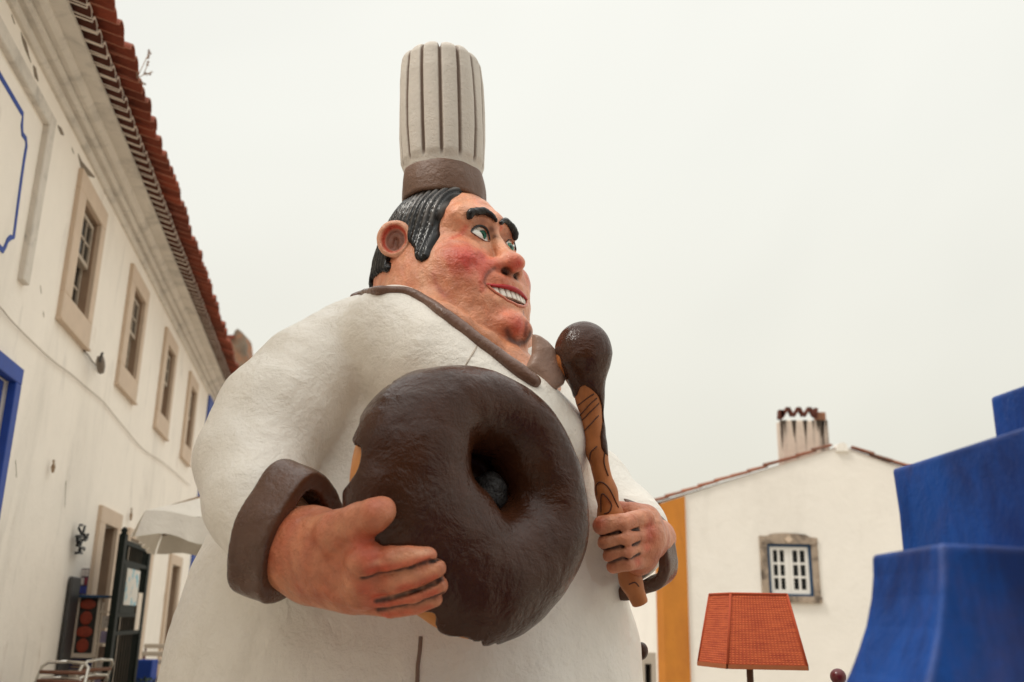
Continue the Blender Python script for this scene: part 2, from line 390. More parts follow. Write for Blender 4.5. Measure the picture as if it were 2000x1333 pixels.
for wi, (a_, b_) in enumerate(wins):
    A, B, C, D = a_ + .24, b_ - .17, 4.26, 5.27
    wo = frame_mb(LWB(), a_, b_, 4.0, 5.46, A, B, C, D, -.02, .045).build('window', stone, BH)
    # thin drip edge, reveal lining
    LWB().box(a_ - .012, b_ + .012, .002, .062, 3.985, 4.012, b=.004).build('sill_edge', stone, wo)
    rv = LWB(); rv.box(B - .012, B + .002, -.27, .0, C, D); rv.box(A - .002, A + .012, -.27, .0, C, D); rv.box(A + .012, B - .012, -.27, 0, D - .012, D + .002); rv.build('reveal', reveal, wo)
    # sliding sash, three panes wide: upper sash in front of the lower one
    mid = C + (D - C) * .50
    for (z0, z1, oo) in ((mid, D - .05, -.065), (C + .015, mid + .03, -.11)):
        sb = LWB(); t = .035
        x0, x1 = A + .03, B - .03
        sb.box(x0, x0 + t, oo, oo + .04, z0, z1); sb.box(x1 - t, x1, oo, oo + .04, z0, z1); sb.box(x0 + t, x1 - t, oo, oo + .04, z1 - t, z1); sb.box(x0 + t, x1 - t, oo, oo + .04, z0, z0 + t + .01)
        for k in (1, 2):
            xx = x0 + t + (x1 - x0 - 2 * t) * k / 3; sb.box(xx - .011, xx + .011, oo + .005, oo + .035, z0 + t, z1 - t)
        zz = (z0 + z1) / 2; sb.box(x0 + t, x1 - t, oo + .007, oo + .033, zz - .011, zz + .011)
        so = sb.build('sash', woodd, wo)
        for i in range(3):
            for j in range(2):
                pa = x0 + t + (x1 - x0 - 2 * t) * i / 3; pb = x0 + t + (x1 - x0 - 2 * t) * (i + 1) / 3
                pc = z0 + t + (z1 - z0 - 2 * t) * j / 2; pd_ = z0 + t + (z1 - z0 - 2 * t) * (j + 1) / 2
                LWB().box(pa + .004, pb - .004, oo + .014, oo + .020, pc + .004, pd_ - .004).build('pane', glass, wo)
# raised plaster panel with its blue scalloped line
PS1, PZ0, PZ1 = 7.60, 3.97, 5.41
def pan(mb, s0, s1, z0, z1, w_, o0, o1): 
    mb.box(s1 - w_, s1, o0, o1, z0, z1, b=.008); mb.box(s0, s1 - w_, o0, o1, z1 - w_ * .8, z1, b=.008); return mb
pan(LWB(), 2.2, 7.76, PZ0, PZ1 + .02, .155, -.01, .05).build('panel_moulding', corn, BH)
bl = [w2(x, y, .004) for x, y in ((-120, -60), (-50, 60), (0, 147), (45, 224), (43, 245), (44, 262), (51, 272), (52, 285), (47, 315), (42, 350), (34, 410), (27, 464), (21, 464), (15, 470), (11, 481), (6, 490), (0, 484), (-12, 470), (-60, 420))]
def strip(mb, pts, w_, o0, o1):
    n = len(pts); L_, R_ = [], []
    for i, p in enumerate(pts):
        a = np.array(pts[max(i - 1, 0)]); b = np.array(pts[min(i + 1, n - 1)]); t = (b - a) / (np.linalg.norm(b - a) + 1e-9); nn = np.array([-t[1], t[0]]) * w_ / 2
        L_.append(np.array(p) + nn); R_.append(np.array(p) - nn)
    v = [(q[0], o0, q[1]) for q in L_] + [(q[0], o0, q[1]) for q in R_] + [(q[0], o1, q[1]) for q in L_] + [(q[0], o1, q[1]) for q in R_]
    f = []
    for i in range(n - 1): f += [(2 * n + i, 2 * n + i + 1, 3 * n + i + 1, 3 * n + i), (i, i + 1, 2 * n + i + 1, 2 * n + i), (n + i, n + i + 1, 3 * n + i + 1, 3 * n + i)]
    return mb.add(v, f)
strip(LWB(), bl, .042, -.001, .006).build('painted_blue_line', bluep, BH)
# blue framed opening, lower left
fo = frame_mb(LWB(), 5.0, 7.93, 1.7, 3.33, 5.2, 7.80, 1.9, 3.20, -.02, .06).build('blue_window_frame', bluep, BH)
frame_mb(LWB(), 5.2, 7.80, 1.9, 3.20, 5.26, 7.72, 1.96, 3.12, -.08, -.03).build('inner_frame', bluep, fo)
LWB().box(5.26, 7.72, -.12, -.10, 1.96, 3.12).build('curtain', mat('curtain_cloth', srgb(206, 196, 184), rough=.9, var=.15), fo)
# blue corner strip at the far end of the wall
LWB().box(19.25, 20.41, -.01, .035, 0, 5.72).build('corner_strip', bluep, BH)
# cornice: stepped mouldings under the tiles
prof = [(-.05, 5.655), (.03, 5.655), (.050, 5.672), (.050, 5.705), (.032, 5.722), (.032, 5.745), (.080, 5.745), (.105, 5.762), (.105, 5.79), (.085, 5.802), (.150, 5.802), (.185, 5.822), (.195, 5.842), (.195, 5.858), (.320, 5.858), (.320, 5.90), (-.05, 5.90)]
m_ = LWB()
for k, (a_, b_) in enumerate(zip(np.arange(S0, S1 - .1, 3.15), list(np.arange(S0, S1 - .1, 3.15)[1:]) + [S1 + .12])): m_.prism_x(prof, a_ + .003, b_ - .001)
m_.build('cornice', corn, BH)
# peeled patches of plaster
chip = mat('bare_render', srgb(138, 124, 108), rough=.95, var=.35, vscale=18, bump=((40, .8, .01, I3),))
rr = random.Random(3)
for ln in ([(40, 64), (44, 78), (50, 92), (56, 112), (60, 122)], [(64, 130), (68, 142), (74, 158)], [(112, 246), (118, 256), (124, 264)], [(140, 290), (144, 300)], [(152, 302), (158, 322), (170, 336), (184, 346)], [(200, 366), (205, 378)], [(242, 412), (248, 432)], [(22, 30), (28, 46)], [(262, 470), (266, 480), (274, 486)], [(210, 340), (220, 356)], [(78, 560), (80, 572)], [(84, 610), (85, 618)], [(30, 900), (31, 930)], [(128, 940), (126, 990)], [(310, 560), (318, 572)]):
    P_ = [w2(x, y) for x, y in ln]; n = len(P_); up_, dn = [], []
    for i, p in enumerate(P_):
        h_ = (.012 + .035 * rr.random()) * (1 if 0 < i < n - 1 else .25); up_.append((p[0], p[1] + h_)); dn.append((p[0] + .02 * rr.random(), p[1] - h_ * .8))
    pl = up_ + dn[::-1]
    LWB().prism(pl, -.002, .003).build('plaster_chip', chip, BH)
# ---- eave tiles
def tile_mesh(nm, ra, rb, L_, th, mats):
    """half barrel, convex up, along +y (front lip at y=0), arc in x-z; slot 0 = body, slot 1 = rims"""
    nA = 8; nL = 3; V, Fc, MI = [], [], []
    for k in range(nL + 1):
        y = -L_ * k / nL; r_ = ra + (rb - ra) * k / nL
        for rr_ in (r_, r_ - th):
            for i in range(nA + 1):
                a = math.pi * i / nA; V.append((rr_ * math.cos(a), y, rr_ * math.sin(a) * .95 + .30 * k / nL * L_))
    st = 2 * (nA + 1)
    for k in range(nL):
        for i in range(nA):
            a = k * st + i; b = a + 1; c = a + st; d = b + st
            Fc.append((a, b, d, c)); MI.append(0)
            a += nA + 1; b += nA + 1; c += nA + 1; d += nA + 1; Fc.append((a, c, d, b)); MI.append(0)
        for i in (0, nA):
            a = k * st + i; Fc.append((a, a + st, a + st + nA + 1, a + nA + 1)); MI.append(1)
    for i in range(nA): Fc.append((i, i + nA + 1, i + nA + 2, i + 1)); MI.append(1)
    me = bpy.data.meshes.new(nm); me.from_pydata(V, [], Fc); me.update()
    for x in mats: me.materials.append(x)
    me.polygons.foreach_set('material_index', MI)
    bm = bmesh.new(); bm.from_mesh(me); bmesh.ops.recalc_face_normals(bm, faces=bm.faces); bm.to_mesh(me); bm.free()
    return me
pitch = .175
yaw = math.atan2(aS[1], aS[0])      # local x along the street
BHi = wmat(BH).inverted()
def put(me, nm, p, parent, rz, tilt=0, roll=0, sc=1):
    o = bpy.data.objects.new(nm, me); COL.objects.link(o); o.parent = parent
    M_ = Matrix.Translation(Vector(p)) @ Matrix.Rotation(rz, 4, 'Z') @ Matrix.Rotation(tilt, 4, 'X') @ Matrix.Rotation(roll, 4, 'Y') @ Matrix.Scale(sc, 4)
    o.matrix_local = wmat(parent).inverted() @ M_
    return o
low = [tile_mesh('eave_tile_low', .086, .074, .40, .024, (terra_shaded, lime)) for _ in range(1)]
rim_red = mat('tile_rim', srgb(170, 110, 84), rough=.85, var=.5, vscale=11)
upm = tile_mesh('eave_tile_up', .092, .074, .44, .013, (terra, rim_red))
rr = random.Random(7); Ls = np.arange(4.0, S1 + .15, pitch)
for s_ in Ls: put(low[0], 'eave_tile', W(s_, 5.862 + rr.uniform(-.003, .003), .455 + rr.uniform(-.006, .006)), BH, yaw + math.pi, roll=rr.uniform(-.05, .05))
for s_ in Ls: put(upm, 'roof_tile', W(s_ + .06 + rr.uniform(-.01, .01), 5.895 + rr.uniform(-.010, .016), .640 + rr.uniform(-.03, .025)), BH, yaw + math.pi + rr.uniform(-.03, .03), roll=rr.uniform(-.06, .06))
# mortar bands closing the rows, and the roof above
m_ = LWB(); m_.box(S0, S1 + .1, .37, .440, 5.945, 5.972, b=.004); m_.box(S0, S1 + .1, .05, .10, 5.905, 6.0); m_.build('mortar_band', lime, BH)
m_ = LWB(); m_.add([(S0, .50, 6.04), (S1 + .1, .50, 6.04), (S1 + .1, -5.5, 8.1), (S0, -5.5, 8.1), (S0, .46, 6.0), (S1 + .1, .46, 6.0), (S1 + .1, -5.5, 8.0), (S0, -5.5, 8.0)], [(0, 1, 2, 3), (4, 5, 6, 7), (0, 1, 5, 4), (1, 2, 6, 5), (0, 3, 7, 4)]); m_.build('roof', terra, BH)
# ---- ground floor openings of the townhouse
for nm, (a_, b_, c_, d_), (fa, fb, fd) in (('doorway', D1, (.26, .20, .18)), ('doorway', D2, (.10, .40, .12)), ('doorway', D3, (.22, .20, .16))):
    fr_ = LWB(); fr_.box(a_ - fa, a_, -.02, .045, 0, d_, b=.005); fr_.box(b_, b_ + fb, -.02, .045, 0, d_, b=.005); fr_.box(a_ - fa, b_ + fb, -.02, .045, d_, d_ + fd, b=.005)
    do = fr_.build(nm, stone, BH)
    rv = LWB(); rv.box(b_ - .012, b_ + .002, -.27, 0, .02, d_); rv.build('reveal', reveal, do)
    LWB().box(a_ + .02, b_ - .02, -.25, -.22, .03, d_ - .02).build('door_leaf', mat('shop_door', srgb(44, 42, 38), rough=.5, var=.4, vscale=3), do)
# shelves of souvenirs dimly seen inside the first doorway
for k in range(5):
    LWB().box(D1[0] + .05, D1[1] - .06, -.21, -.17, .95 + .30 * k, .98 + .30 * k + .06 * (k % 2)).build('shelf', mat('dim_shelf', srgb(122, 108, 94), rough=.8, var=.5, vscale=6), BH)

# ---- things fixed on or standing by the wall
def wp(px, py, o): s_, z_ = w2(px, py, o); return W(s_, z_, o)
iron = mat('black_iron', srgb(26, 26, 26), rough=.45, metal=.3)
cabm = mat('cable_sheath', srgb(196, 184, 170), rough=.7)
c_ = [(-40, 566), (0, 600), (20, 624), (50, 655), (100, 702), (140, 732), (170, 758), (199, 782), (214, 800), (240, 832), (280, 878), (320, 905), (370, 948)]
tag(tube('cable', arc3([wp(x, y, .02) for x, y in c_], 4) if 'arc3' in globals() else [wp(x, y, .02) for x, y in c_], .006, cabm), 'long thin pale cable sagging along the white wall under the upper windows', 'cable')
tag(tube('cable', [wp(x, y, .02) for x, y in ((164, 686), (172, 694), (180, 706), (190, 716))], .007, mat('dark_cable', srgb(120, 106, 92), rough=.7)), 'short dark cable from the nearest stone framed window to the small wall lamp', 'cable')
lo = empty('wall_lamp', wp(195, 712, 0), 'small grey outdoor lamp on a curved bracket below the nearest upper window', 'lamp')
tube('bracket', [wp(192, 720, .01), wp(194, 722, .10), wp(196, 700, .16), wp(200, 690, .20)], .012, iron, lo)
tube('lamp_head', [wp(196, 697, .14), wp(196, 706, .14), wp(197, 716, .13), wp(197, 726, .12)], [.030, .042, .044, .034], mat('lamp_grey', srgb(120, 108, 96), rough=.5), lo, n=12)
for x, y, t_ in ((104, 912, 'pale metal stub sticking out of the white wall above the blue window'), (256, 1006, 'pale metal stub on the wall beside the second stone doorway')):
    tag(tube('wall_stub', [wp(x + 1, y - 12, .03), wp(x, y, .05), wp(x - 1, y + 10, .03)], [.012, .020, .012], mat('stub_metal', srgb(170, 144, 118), rough=.6), n=8), t_, 'wall stub')
# wrought iron scrollwork
def wc(pts, o=.06): return [wp(x, y, o) for x, y in pts]
scr = [[(161, 1026), (156, 1026), (154, 1032), (157, 1038), (159, 1044), (156, 1048)], [(166, 1028), (163, 1038), (160, 1048)], [(149, 1048), (155, 1047), (162, 1049)], [(163, 1046), (166, 1044), (166, 1054), (163, 1054)], [(172, 1043), (170, 1052), (167, 1056), (160, 1055)],
       [(150, 1050), (152, 1058), (150, 1066), (156, 1068), (158, 1060), (162, 1056)], [(157, 1060), (156, 1070), (154, 1080)], [(147, 1081), (154, 1080), (160, 1081)], [(158, 1080), (158, 1072), (162, 1070), (165, 1072), (164, 1075)], [(152, 1052), (156, 1060), (152, 1066), (150, 1056), (157, 1052)]]
multi_tube('iron_scrollwork', [wc(l_) for l_ in scr], .013, iron)
tag(bpy.data.objects['iron_scrollwork'], 'black wrought iron scrollwork fixed to the white wall beside the first doorway', 'ironwork')

def quad(mb_, name, px4, o, th, m, parent=None):
    P_ = [wp(x, y, o) for x, y in px4]; Q = [p - nS * th for p in P_]; mb2 = MB(); mb2.add(P_ + Q, [(0, 1, 2, 3), (7, 6, 5, 4), (0, 4, 5, 1), (1, 5, 6, 2), (2, 6, 7, 3), (3, 7, 4, 0)]); return mb2.build(name, m, parent)
# souvenir display cabinet with plates: stands out from the wall and faces up the street
def CMB(s_): return MB(W0 + aS * s_, nS, -aS, (0, 0, 1))      # x = out of the wall, y = towards the camera
cab_w = mat('cabinet_white', srgb(222, 206, 188), rough=.6, var=.1)
DB = empty('display_cabinet', W(10.9, 0, .14), 'white framed souvenir cabinet with four red plates and a blue lettered sign at its foot', 'display cabinet')
cb = CMB(10.9); cb.box(.02, .045, 0, .05, 1.085, 1.645); cb.box(.225, .25, 0, .05, 1.085, 1.645); cb.box(.045, .225, 0, .05, 1.085, 1.10); cb.box(-.0, .27, -.02, .07, 1.06, 1.084); cb.build('frame', cab_w, DB)
CMB(10.9).box(.045, .225, .0, .012, 1.10, 1.645).build('back_board', mat('cabinet_dark', srgb(58, 54, 50), rough=.7, var=.5, vscale=9), DB)
CMB(10.9).box(.02, .33, -.04, .10, 1.646, 1.672, b=.004).build('top_shelf', mat('teal_blue', srgb(16, 66, 104), rough=.5), DB)
plate_m = mat('red_plate', srgb(160, 64, 40), rough=.6, var=.35, vscale=30)
def disc(mb, c, ex_, ez_, n=18, th=.004):
    f0 = [(c[0] + ex_ * math.cos(2 * math.pi * i / n), c[1], c[2] + ez_ * math.sin(2 * math.pi * i / n)) for i in range(n)]
    f1 = [(x + (c[0] - x) * .35, y + th, z + (c[2] - z) * .35) for x, y, z in f0]; f2 = [(x, y - th, z) for x, y, z in f0]
    return mb.add(f0 + f1 + f2, [(i, (i + 1) % n, n + (i + 1) % n, n + i) for i in range(n)] + [tuple(range(n, 2 * n))] + [(i, (i + 1) % n, 2 * n + (i + 1) % n, 2 * n + i) for i in range(n)])
for k, (w_, h_) in enumerate(((.078, .05), (.058, .068), (.078, .055), (.058, .068))):
    disc(CMB(10.9), (.125, .035, 1.58 - k * .135), w_, h_).build('plate', plate_m, DB)
sgo = CMB(10.9).box(.0, .24, .03, .05, .945, 1.05).build('blue_sign', mat('navy_board', srgb(16, 28, 84), rough=.4), DB)
gold = mat('gold_lettering', srgb(188, 156, 104), rough=.5); gl_ = CMB(10.9); rr = random.Random(4)
for r_, (x0, x1) in enumerate(((.16, .86), (.24, .76), (.18, .80))):
    x = x0
    while x < x1:
        wd = rr.uniform(.03, .055); gl_.box(.24 * x, .24 * (x + wd), .051, .053, 1.015 - r_ * .027, 1.03 - r_ * .027); x += wd + .025
gl_.build('lettering', gold, sgo)
CMB(10.9).box(.02, .23, -.05, .0, 0, 1.059).build('base', cab_w, DB)
PRK = empty('card_holder', W(10.9, 0, .05), 'narrow rack of bright red and blue cards above the souvenir cabinet', 'card rack')
CMB(10.92).box(.01, .085, 0, .012, 1.675, 1.94).build('backing', mat('rack_purple', srgb(70, 52, 72), rough=.6, var=.5, vscale=25), PRK)
rr = random.Random(9); pal = [(180, 60, 40), (196, 88, 40), (60, 70, 150), (206, 196, 190), (130, 40, 60)]
for j in range(3):
    for i in range(2):
        q_ = pal[rr.randrange(5)] if j else pal[3]
        CMB(10.92).box(.014 + .036 * i, .046 + .036 * i, .013, .018, 1.69 + .085 * (2 - j), 1.76 + .085 * (2 - j)).build('card', mat('card_%d' % q_[1], srgb(*q_), rough=.5, var=.4, vscale=30), PRK)
tag(LWB().box(10.42, 10.78, .012, .05, 0, 1.84, b=.01).build('dark_strip', mat('dark_grey_strip', srgb(62, 60, 60), rough=.5, var=.4, vscale=4)), 'tall dark grey strip against the wall left of the souvenir cabinet', 'board')  # thin dark grey upright, flat against the wall
RK = empty('postcard_stand', W(10.85, 0, .32), 'slim pale postcard stand between the souvenir cabinet and the green gate', 'postcard stand')
pb = CMB(10.85); pb.box(.275, .29, 0, .03, 0, 1.60); pb.box(.36, .375, 0, .03, 0, 1.60); pb.box(.27, .40, -.01, .05, 1.50, 1.515); pb.box(.27, .38, -.01, .05, 1.19, 1.205); pb.build('frame', cab_w, RK)
for k in range(5): CMB(10.85).box(.292, .358, .004, .014, .75 + k * .15, .75 + k * .15 + .12).build('card', mat('pale_card_%d' % (k % 3), srgb(*((150, 140, 170), (200, 190, 182), (116, 92, 78))[k % 3]), rough=.6, var=.5, vscale=30), RK)

# dark green iron gate leaf standing open, with a poster
green = mat('bottle_green_iron', srgb(14, 22, 17), rough=.65, var=.2, spec=.2)
oG = .45
gs0, gz1 = w2(240, 1042, oG); gs1, _z = w2(291, 1062, oG); gs0 = w2(222, 1180, oG)[0]; gs1 = w2(276, 1200, oG)[0]
GA = empty('iron_gate', W(gs0, 0, oG), 'dark green iron gate leaf standing open by the doorway, with a white poster on it', 'gate')
gt = w2(244, 1046, oG)[1]
def gx(u): return gs0 + (gs1 - gs0) * u
gm = LWB(); gm.box(gx(0), gx(.09), oG - .03, oG + .03, .05, gt); gm.box(gx(.91), gx(1), oG - .03, oG + .03, .05, gt)
for z0, z1 in ((gt - .09, gt - .045), (gt - .28, gt - .24), (1.46, 1.50), (1.28, 1.32), (.05, .62)): gm.box(gx(.09), gx(.91), oG - .022, oG + .022, z0, z1)
gm.build('gate_frame', green, GA)
for i in range(9):
    u = .09 + .82 * (i + .5) / 9; LWB().box(gx(u) - .010, gx(u) + .010, oG - .01, oG + .01, .62, gt - .09).build('bar', green, GA)
for u in (.045, .955): tube('finial', [W(gx(u), gt + z, oG) for z in (0, .02, .05, .08)], [.04, .025, .035, .01], green, GA, n=8)
LWB().box(gx(.09), gx(.60), oG + .024, oG + .034, 1.50, gt - .28).build('back_plate', green, GA)
post = mat('poster_print', srgb(214, 208, 198), rough=.6, stain=[(srgb(70, 170, 196), 5.5, .52, .58, I3, .9), (srgb(120, 90, 84), 13, .60, .66, I3, .7)], coords='Object')
ps0, pz1 = gx(.22), gt - .34
LWB().box(gx(.17), gx(.62), oG + .036, oG + .042, 1.58, gt - .32).build('poster', post, GA)
LWB().box(gx(.70), gx(.86), oG + .024, oG + .030, 1.32, 1.72).build('white_notice', cab_w, GA)

# ---- parasol beyond the statue
PA = at(284, 997, 8.0); PB = at(318, 1048, 10.2); PB[2] = PA[2]; e1 = PB - PA; Ls_ = np.linalg.norm(e1); e1 /= Ls_; e2 = np.array([e1[1], -e1[0], 0]); PCn = PA + e1 * Ls_ / 2 + e2 * Ls_ / 2
PU = empty('parasol', (PCn[0], PCn[1], 0), 'cream square market parasol with drooping valance, behind the chef statue on the left', 'parasol')
canv = mat('canvas', srgb(226, 218, 206), rough=.9, var=.06, vscale=3, bump=((5, .5, .03, I3),))
apex = PCn + np.array([0, 0, .62]); cor = [PA, PA + e2 * Ls_, PB + e2 * Ls_, PB]; V, Fc = [], []
for k in range(4):
    A, B = cor[k], cor[(k + 1) % 4]; b0 = len(V); nn = 12
    for i in range(nn + 1):
        for j in range(nn + 1):
            u, t = i / nn, j / nn; p = (A + (B - A) * u) * (1 - t) + apex * t; sag = -.05 * math.sin(math.pi * u) * (1 - t) - .05 * math.sin(math.pi * t) ; V.append(p + np.array([0, 0, sag + .012 * math.sin(u * 25) * (1 - t)]))
    for i in range(nn):
        for j in range(nn): Fc.append((b0 + i * (nn + 1) + j, b0 + (i + 1) * (nn + 1) + j, b0 + (i + 1) * (nn + 1) + j + 1, b0 + i * (nn + 1) + j + 1))
cno = mesh_obj('canopy', V, Fc, canv, PU, smooth=True)
for k in range(4):
    A, B = cor[k], cor[(k + 1) % 4]; V, Fc = [], []; outw = nrm((A + B) / 2 - PCn) * np.array([1, 1, 0]); nn = 30
    for i in range(nn + 1):
        u = i / nn; p = A + (B - A) * u + np.array([0, 0, -.05 * math.sin(math.pi * u) + .012 * math.sin(u * 25)])
        cr_ = abs(u - .5) * 2; fl_ = .02 + .05 * math.sin(u * 31) ** 2 + .05 * cr_ ** 6
        side = (A - B) / Ls_ * (1 - 2 * u) * .05 * cr_ ** 4
        V += [p, p + outw * fl_ * .5 + side * .5 + np.array([0, 0, -.10]), p + outw * fl_ + side + np.array([0, 0, -.20 - .02 * math.cos(u * 31)])]
    for i in range(nn):
        for j in range(2): Fc.append((i * 3 + j, i * 3 + 3 + j, i * 3 + 4 + j, i * 3 + 1 + j))
    mesh_obj('valance', V, Fc, canv, PU, smooth=True)
pole = mat('parasol_wood', srgb(150, 120, 90), rough=.6)
tube('pole', [np.array([PCn[0], PCn[1], z]) for z in (0, 1.2, apex[2] - .02)], .03, pole, PU, n=12)
for c in cor: tube('rib', [apex - np.array([0, 0, .08]), c + np.array([0, 0, -.03])], .014, pole, PU)
for k in range(4): tube('strut', [np.array([PCn[0], PCn[1], PA[2] - .25]), PCn * .5 + cor[k] * .5 + np.array([0, 0, .22])], .011, pole, PU)
tube('base', [np.array([PCn[0], PCn[1], z]) for z in (0, .08, .1)], [.3, .28, .05], iron, PU, n=20)

# ---- aluminium café chairs stacked at the bottom left
alu = mat('aluminium_tube', srgb(206, 200, 190), rough=.28, metal=.9)
slat = mat('brown_slat', srgb(120, 78, 56), rough=.6, var=.2)
def chair(base, rz, label, grp, proto=None):
    T = Matrix.Translation(Vector(base)) @ Matrix.Rotation(rz, 4, 'Z')
    if proto:
        r = proto.copy(); COL.objects.link(r); r.location = Vector(base); r.rotation_euler = (0, 0, rz); r['label'] = label
        for c in list(proto.children): q = c.copy(); COL.objects.link(q); q.parent = r
        return r
    r = empty('cafe_chair', base, label, 'chair', grp, rz=rz)
    X = lambda x, y, z: np.array(T @ Vector((x, y, z)))
    for sx in (-1, 1):
        tube('leg', [X(.25 * sx, .24, 0), X(.25 * sx, .25, .45), X(.25 * sx, .24, .62), X(.25 * sx, .20, .67), X(.25 * sx, .10, .68), X(.25 * sx, -.16, .67), X(.25 * sx, -.22, .66)], .0125, alu, r, 8)
        tube('leg', [X(.22 * sx, -.30, 0), X(.22 * sx, -.20, .44), X(.215 * sx, -.24, .70), X(.20 * sx, -.30, .86), X(.16 * sx, -.315, .89), X(0, -.32, .90)], .0125, alu, r, 8)
        tube('seat_rail', [X(.22 * sx, -.2, .44), X(.25 * sx, .25, .45)], .011, alu, r, 8)
    for k in range(7): tube('seat_slat', [X(-.22, -.16 + .06 * k, .455), X(.22, -.16 + .06 * k, .455)], .016, slat, r, 6)
    for k in range(5): tube('back_slat', [X(-.2, -.215 - .018 * k, .56 + .065 * k), X(.2, -.215 - .018 * k, .56 + .065 * k)], .015, slat, r, 6)
    return r
def gpt(s_, o_, z_=0): return W(s_, z_, o_)
pr = None; grp = 'aluminium café chairs stacked by the wall'
for (s_, o_, rz, n, txt) in ((8.02, .42, yaw + 1.2, 3, 'nearest stack by the wall'), (8.85, .40, yaw - .4, 3, 'stack below the blue sign')):
    for k in range(n):
        lab = 'tubular aluminium chair with brown slats, %s of the %s' % (('bottom one', 'middle one', 'topmost')[k], txt)
        c = chair(gpt(s_ + .03 * k, o_ + .02 * k, .115 * k), rz, lab, grp, pr)
        if pr is None: pr = c
tag(LWB().box(7.1, 8.05, .02, .06, 0, w2(10, 1327, .04)[1], b=.004).build('blue_skirting', bluep), 'low cobalt blue painted board along the foot of the white wall at the left', 'skirting board')
# pale slatted folding chairs further down the wall
pale = mat('pale_slat', srgb(206, 192, 174), rough=.6, var=.1); frn = mat('rust_frame', srgb(110, 60, 44), rough=.6)
FCc = at(312, 1275, 12.6); 
for k in range(3):
    zt_ = at(312, 1258 + 14 * k, 12.6)[2]; bx = FCc[0] + .04 * k; by = 12.6 - .16 * k
    fc_ = empty('folding_chair', (bx, by, 0), 'pale slatted folding chair leaning beside the statue, %s of three' % ('highest', 'middle', 'lowest')[k], 'chair', 'pale slatted folding chairs')
    mb = MB((bx, by, 0)); mb.box(-.20, .24, -.015, .015, zt_ - .055, zt_, b=.006); mb.build('top_slat', pale, fc_)
    mb = MB((bx, by, 0)); mb.box(-.20, .24, -.012, .012, zt_ - .42, zt_ - .37, b=.006); mb.build('seat_slat', pale, fc_)
    for sx in (-.19, .21): tube('leg', [np.array([bx + sx, by + .03, zt_ - .03]), np.array([bx + sx * .9, by - .06, 0])], .012, frn, fc_)
# potted plant by the doorway
plm = mat('leaf_green', srgb(62, 78, 40), rough=.6, var=.4, vscale=30)
pp = at(288, 1330, 11.2); zt_ = pp[2] + .02
PP = empty('potted_plant', (pp[0], pp[1], 0), 'low green bush in a cobalt blue pot by the wall behind the statue', 'plant')
tube('pot', [np.array([pp[0], pp[1], z]) for z in (0, .05, .45, .5)], [.16, .19, .24, .24], bluep, PP, n=20)
rr = random.Random(11); V, Fc = [], []
for i in range(700):
    a, b, r_ = rr.uniform(0, 6.28), rr.uniform(-1, 1), rr.random() ** .4 * .30
    c = np.array([pp[0] + r_ * math.cos(a) * math.sqrt(1 - b * b), pp[1] + r_ * math.sin(a) * math.sqrt(1 - b * b), zt_ - .22 + r_ * b * .8])
    d1 = nrm([rr.gauss(0, 1) for _ in range(3)]); d2 = nrm(np.cross(d1, [rr.gauss(0, 1) for _ in range(3)])); n0 = len(V)
    V += [c - d1 * .03, c + d2 * .012, c + d1 * .03, c - d2 * .012]; Fc.append((n0, n0 + 1, n0 + 2, n0 + 3))
mesh_obj('foliage', V, Fc, plm, PP)
tube('stem', [np.array([pp[0], pp[1], z]) for z in (.4, zt_ - .2)], .02, frn, PP)
bx = at(286, 1304, 12.0)
tag(MB((bx[0], bx[1], 0)).box(-.10, .10, -.1, .1, 0, bx[2] + .09, b=.01).build('blue_bin', bluep), 'small cobalt blue bin between the gate and the pale folding chairs', 'bin')
# weed growing on the eave
wd = empty('roof_weed', W(w2(270, 150, .66)[0], 6.1, .6), 'dry thin weed sprouting from the tiled eave against the sky', 'plant')
wm = mat('dry_weed', srgb(150, 128, 110), rough=.9)
ow = .62
for ln in ([(268, 152), (276, 135), (284, 118), (292, 102)], [(268, 153), (280, 147), (292, 143), (297, 141)], [(268, 152), (267, 138), (265, 130)], [(280, 146), (286, 132), (290, 120)], [(270, 158), (278, 165), (282, 163)]):
    tube('stalk', [wp(x, y, ow) for x, y in ln], .004, wm, wd, 5)
V, Fc = [], []; rr = random.Random(2)
for (x, y) in [(292, 104), (290, 108), (288, 113), (291, 100), (296, 142), (292, 145), (286, 145), (265, 131), (267, 134), (282, 164), (279, 163), (290, 122), (288, 126)]:
    for _ in range(5):
        c = wp(x + rr.uniform(-2, 2), y + rr.uniform(-2, 2), ow); d1 = nrm([rr.gauss(0, 1) for _ in range(3)]); d2 = nrm(np.cross(d1, (.3, .2, .9))); n0 = len(V)
        V += [c - d1 * .014, c + d2 * .008, c + d1 * .014, c - d2 * .008]; Fc.append((n0, n0 + 1, n0 + 2, n0 + 3))
mesh_obj('seed_head', V, Fc, wm, wd)
# roof chimney beyond the eave
ch = at(472, 700, 24.0); CHM = empty('roof_chimney', (ch[0], ch[1], 0), 'weathered stone chimney with rounded top behind the far end of the tiled eave', 'chimney')
oldst = mat('old_stone', srgb(122, 108, 92), rough=.9, var=.4, vscale=3, bump=((8, .8, .03, I3),), stain=[(srgb(190, 112, 60), 1.2, .45, .62, I3, .8)])
def zc(px, py): p = at(px, py, 24.0); return p[0] - ch[0], p[2]
poly = [zc(*q) for q in ((440, 720), (450, 668), (462, 668), (467, 655), (472, 651), (480, 657), (484, 664), (487, 690), (500, 740))]
poly = [(poly[0][0], 0)] + poly + [(poly[-1][0], 0)]
MB((ch[0], ch[1], 0)).prism(poly, -.4, .4).build('chimney_body', oldst, CHM)
MB((ch[0], ch[1], 0)).box(zc(448, 668)[0], zc(466, 668)[0], -.45, .45, zc(448, 670)[1], zc(448, 664)[1]).build('tile_ledge', terra, CHM)

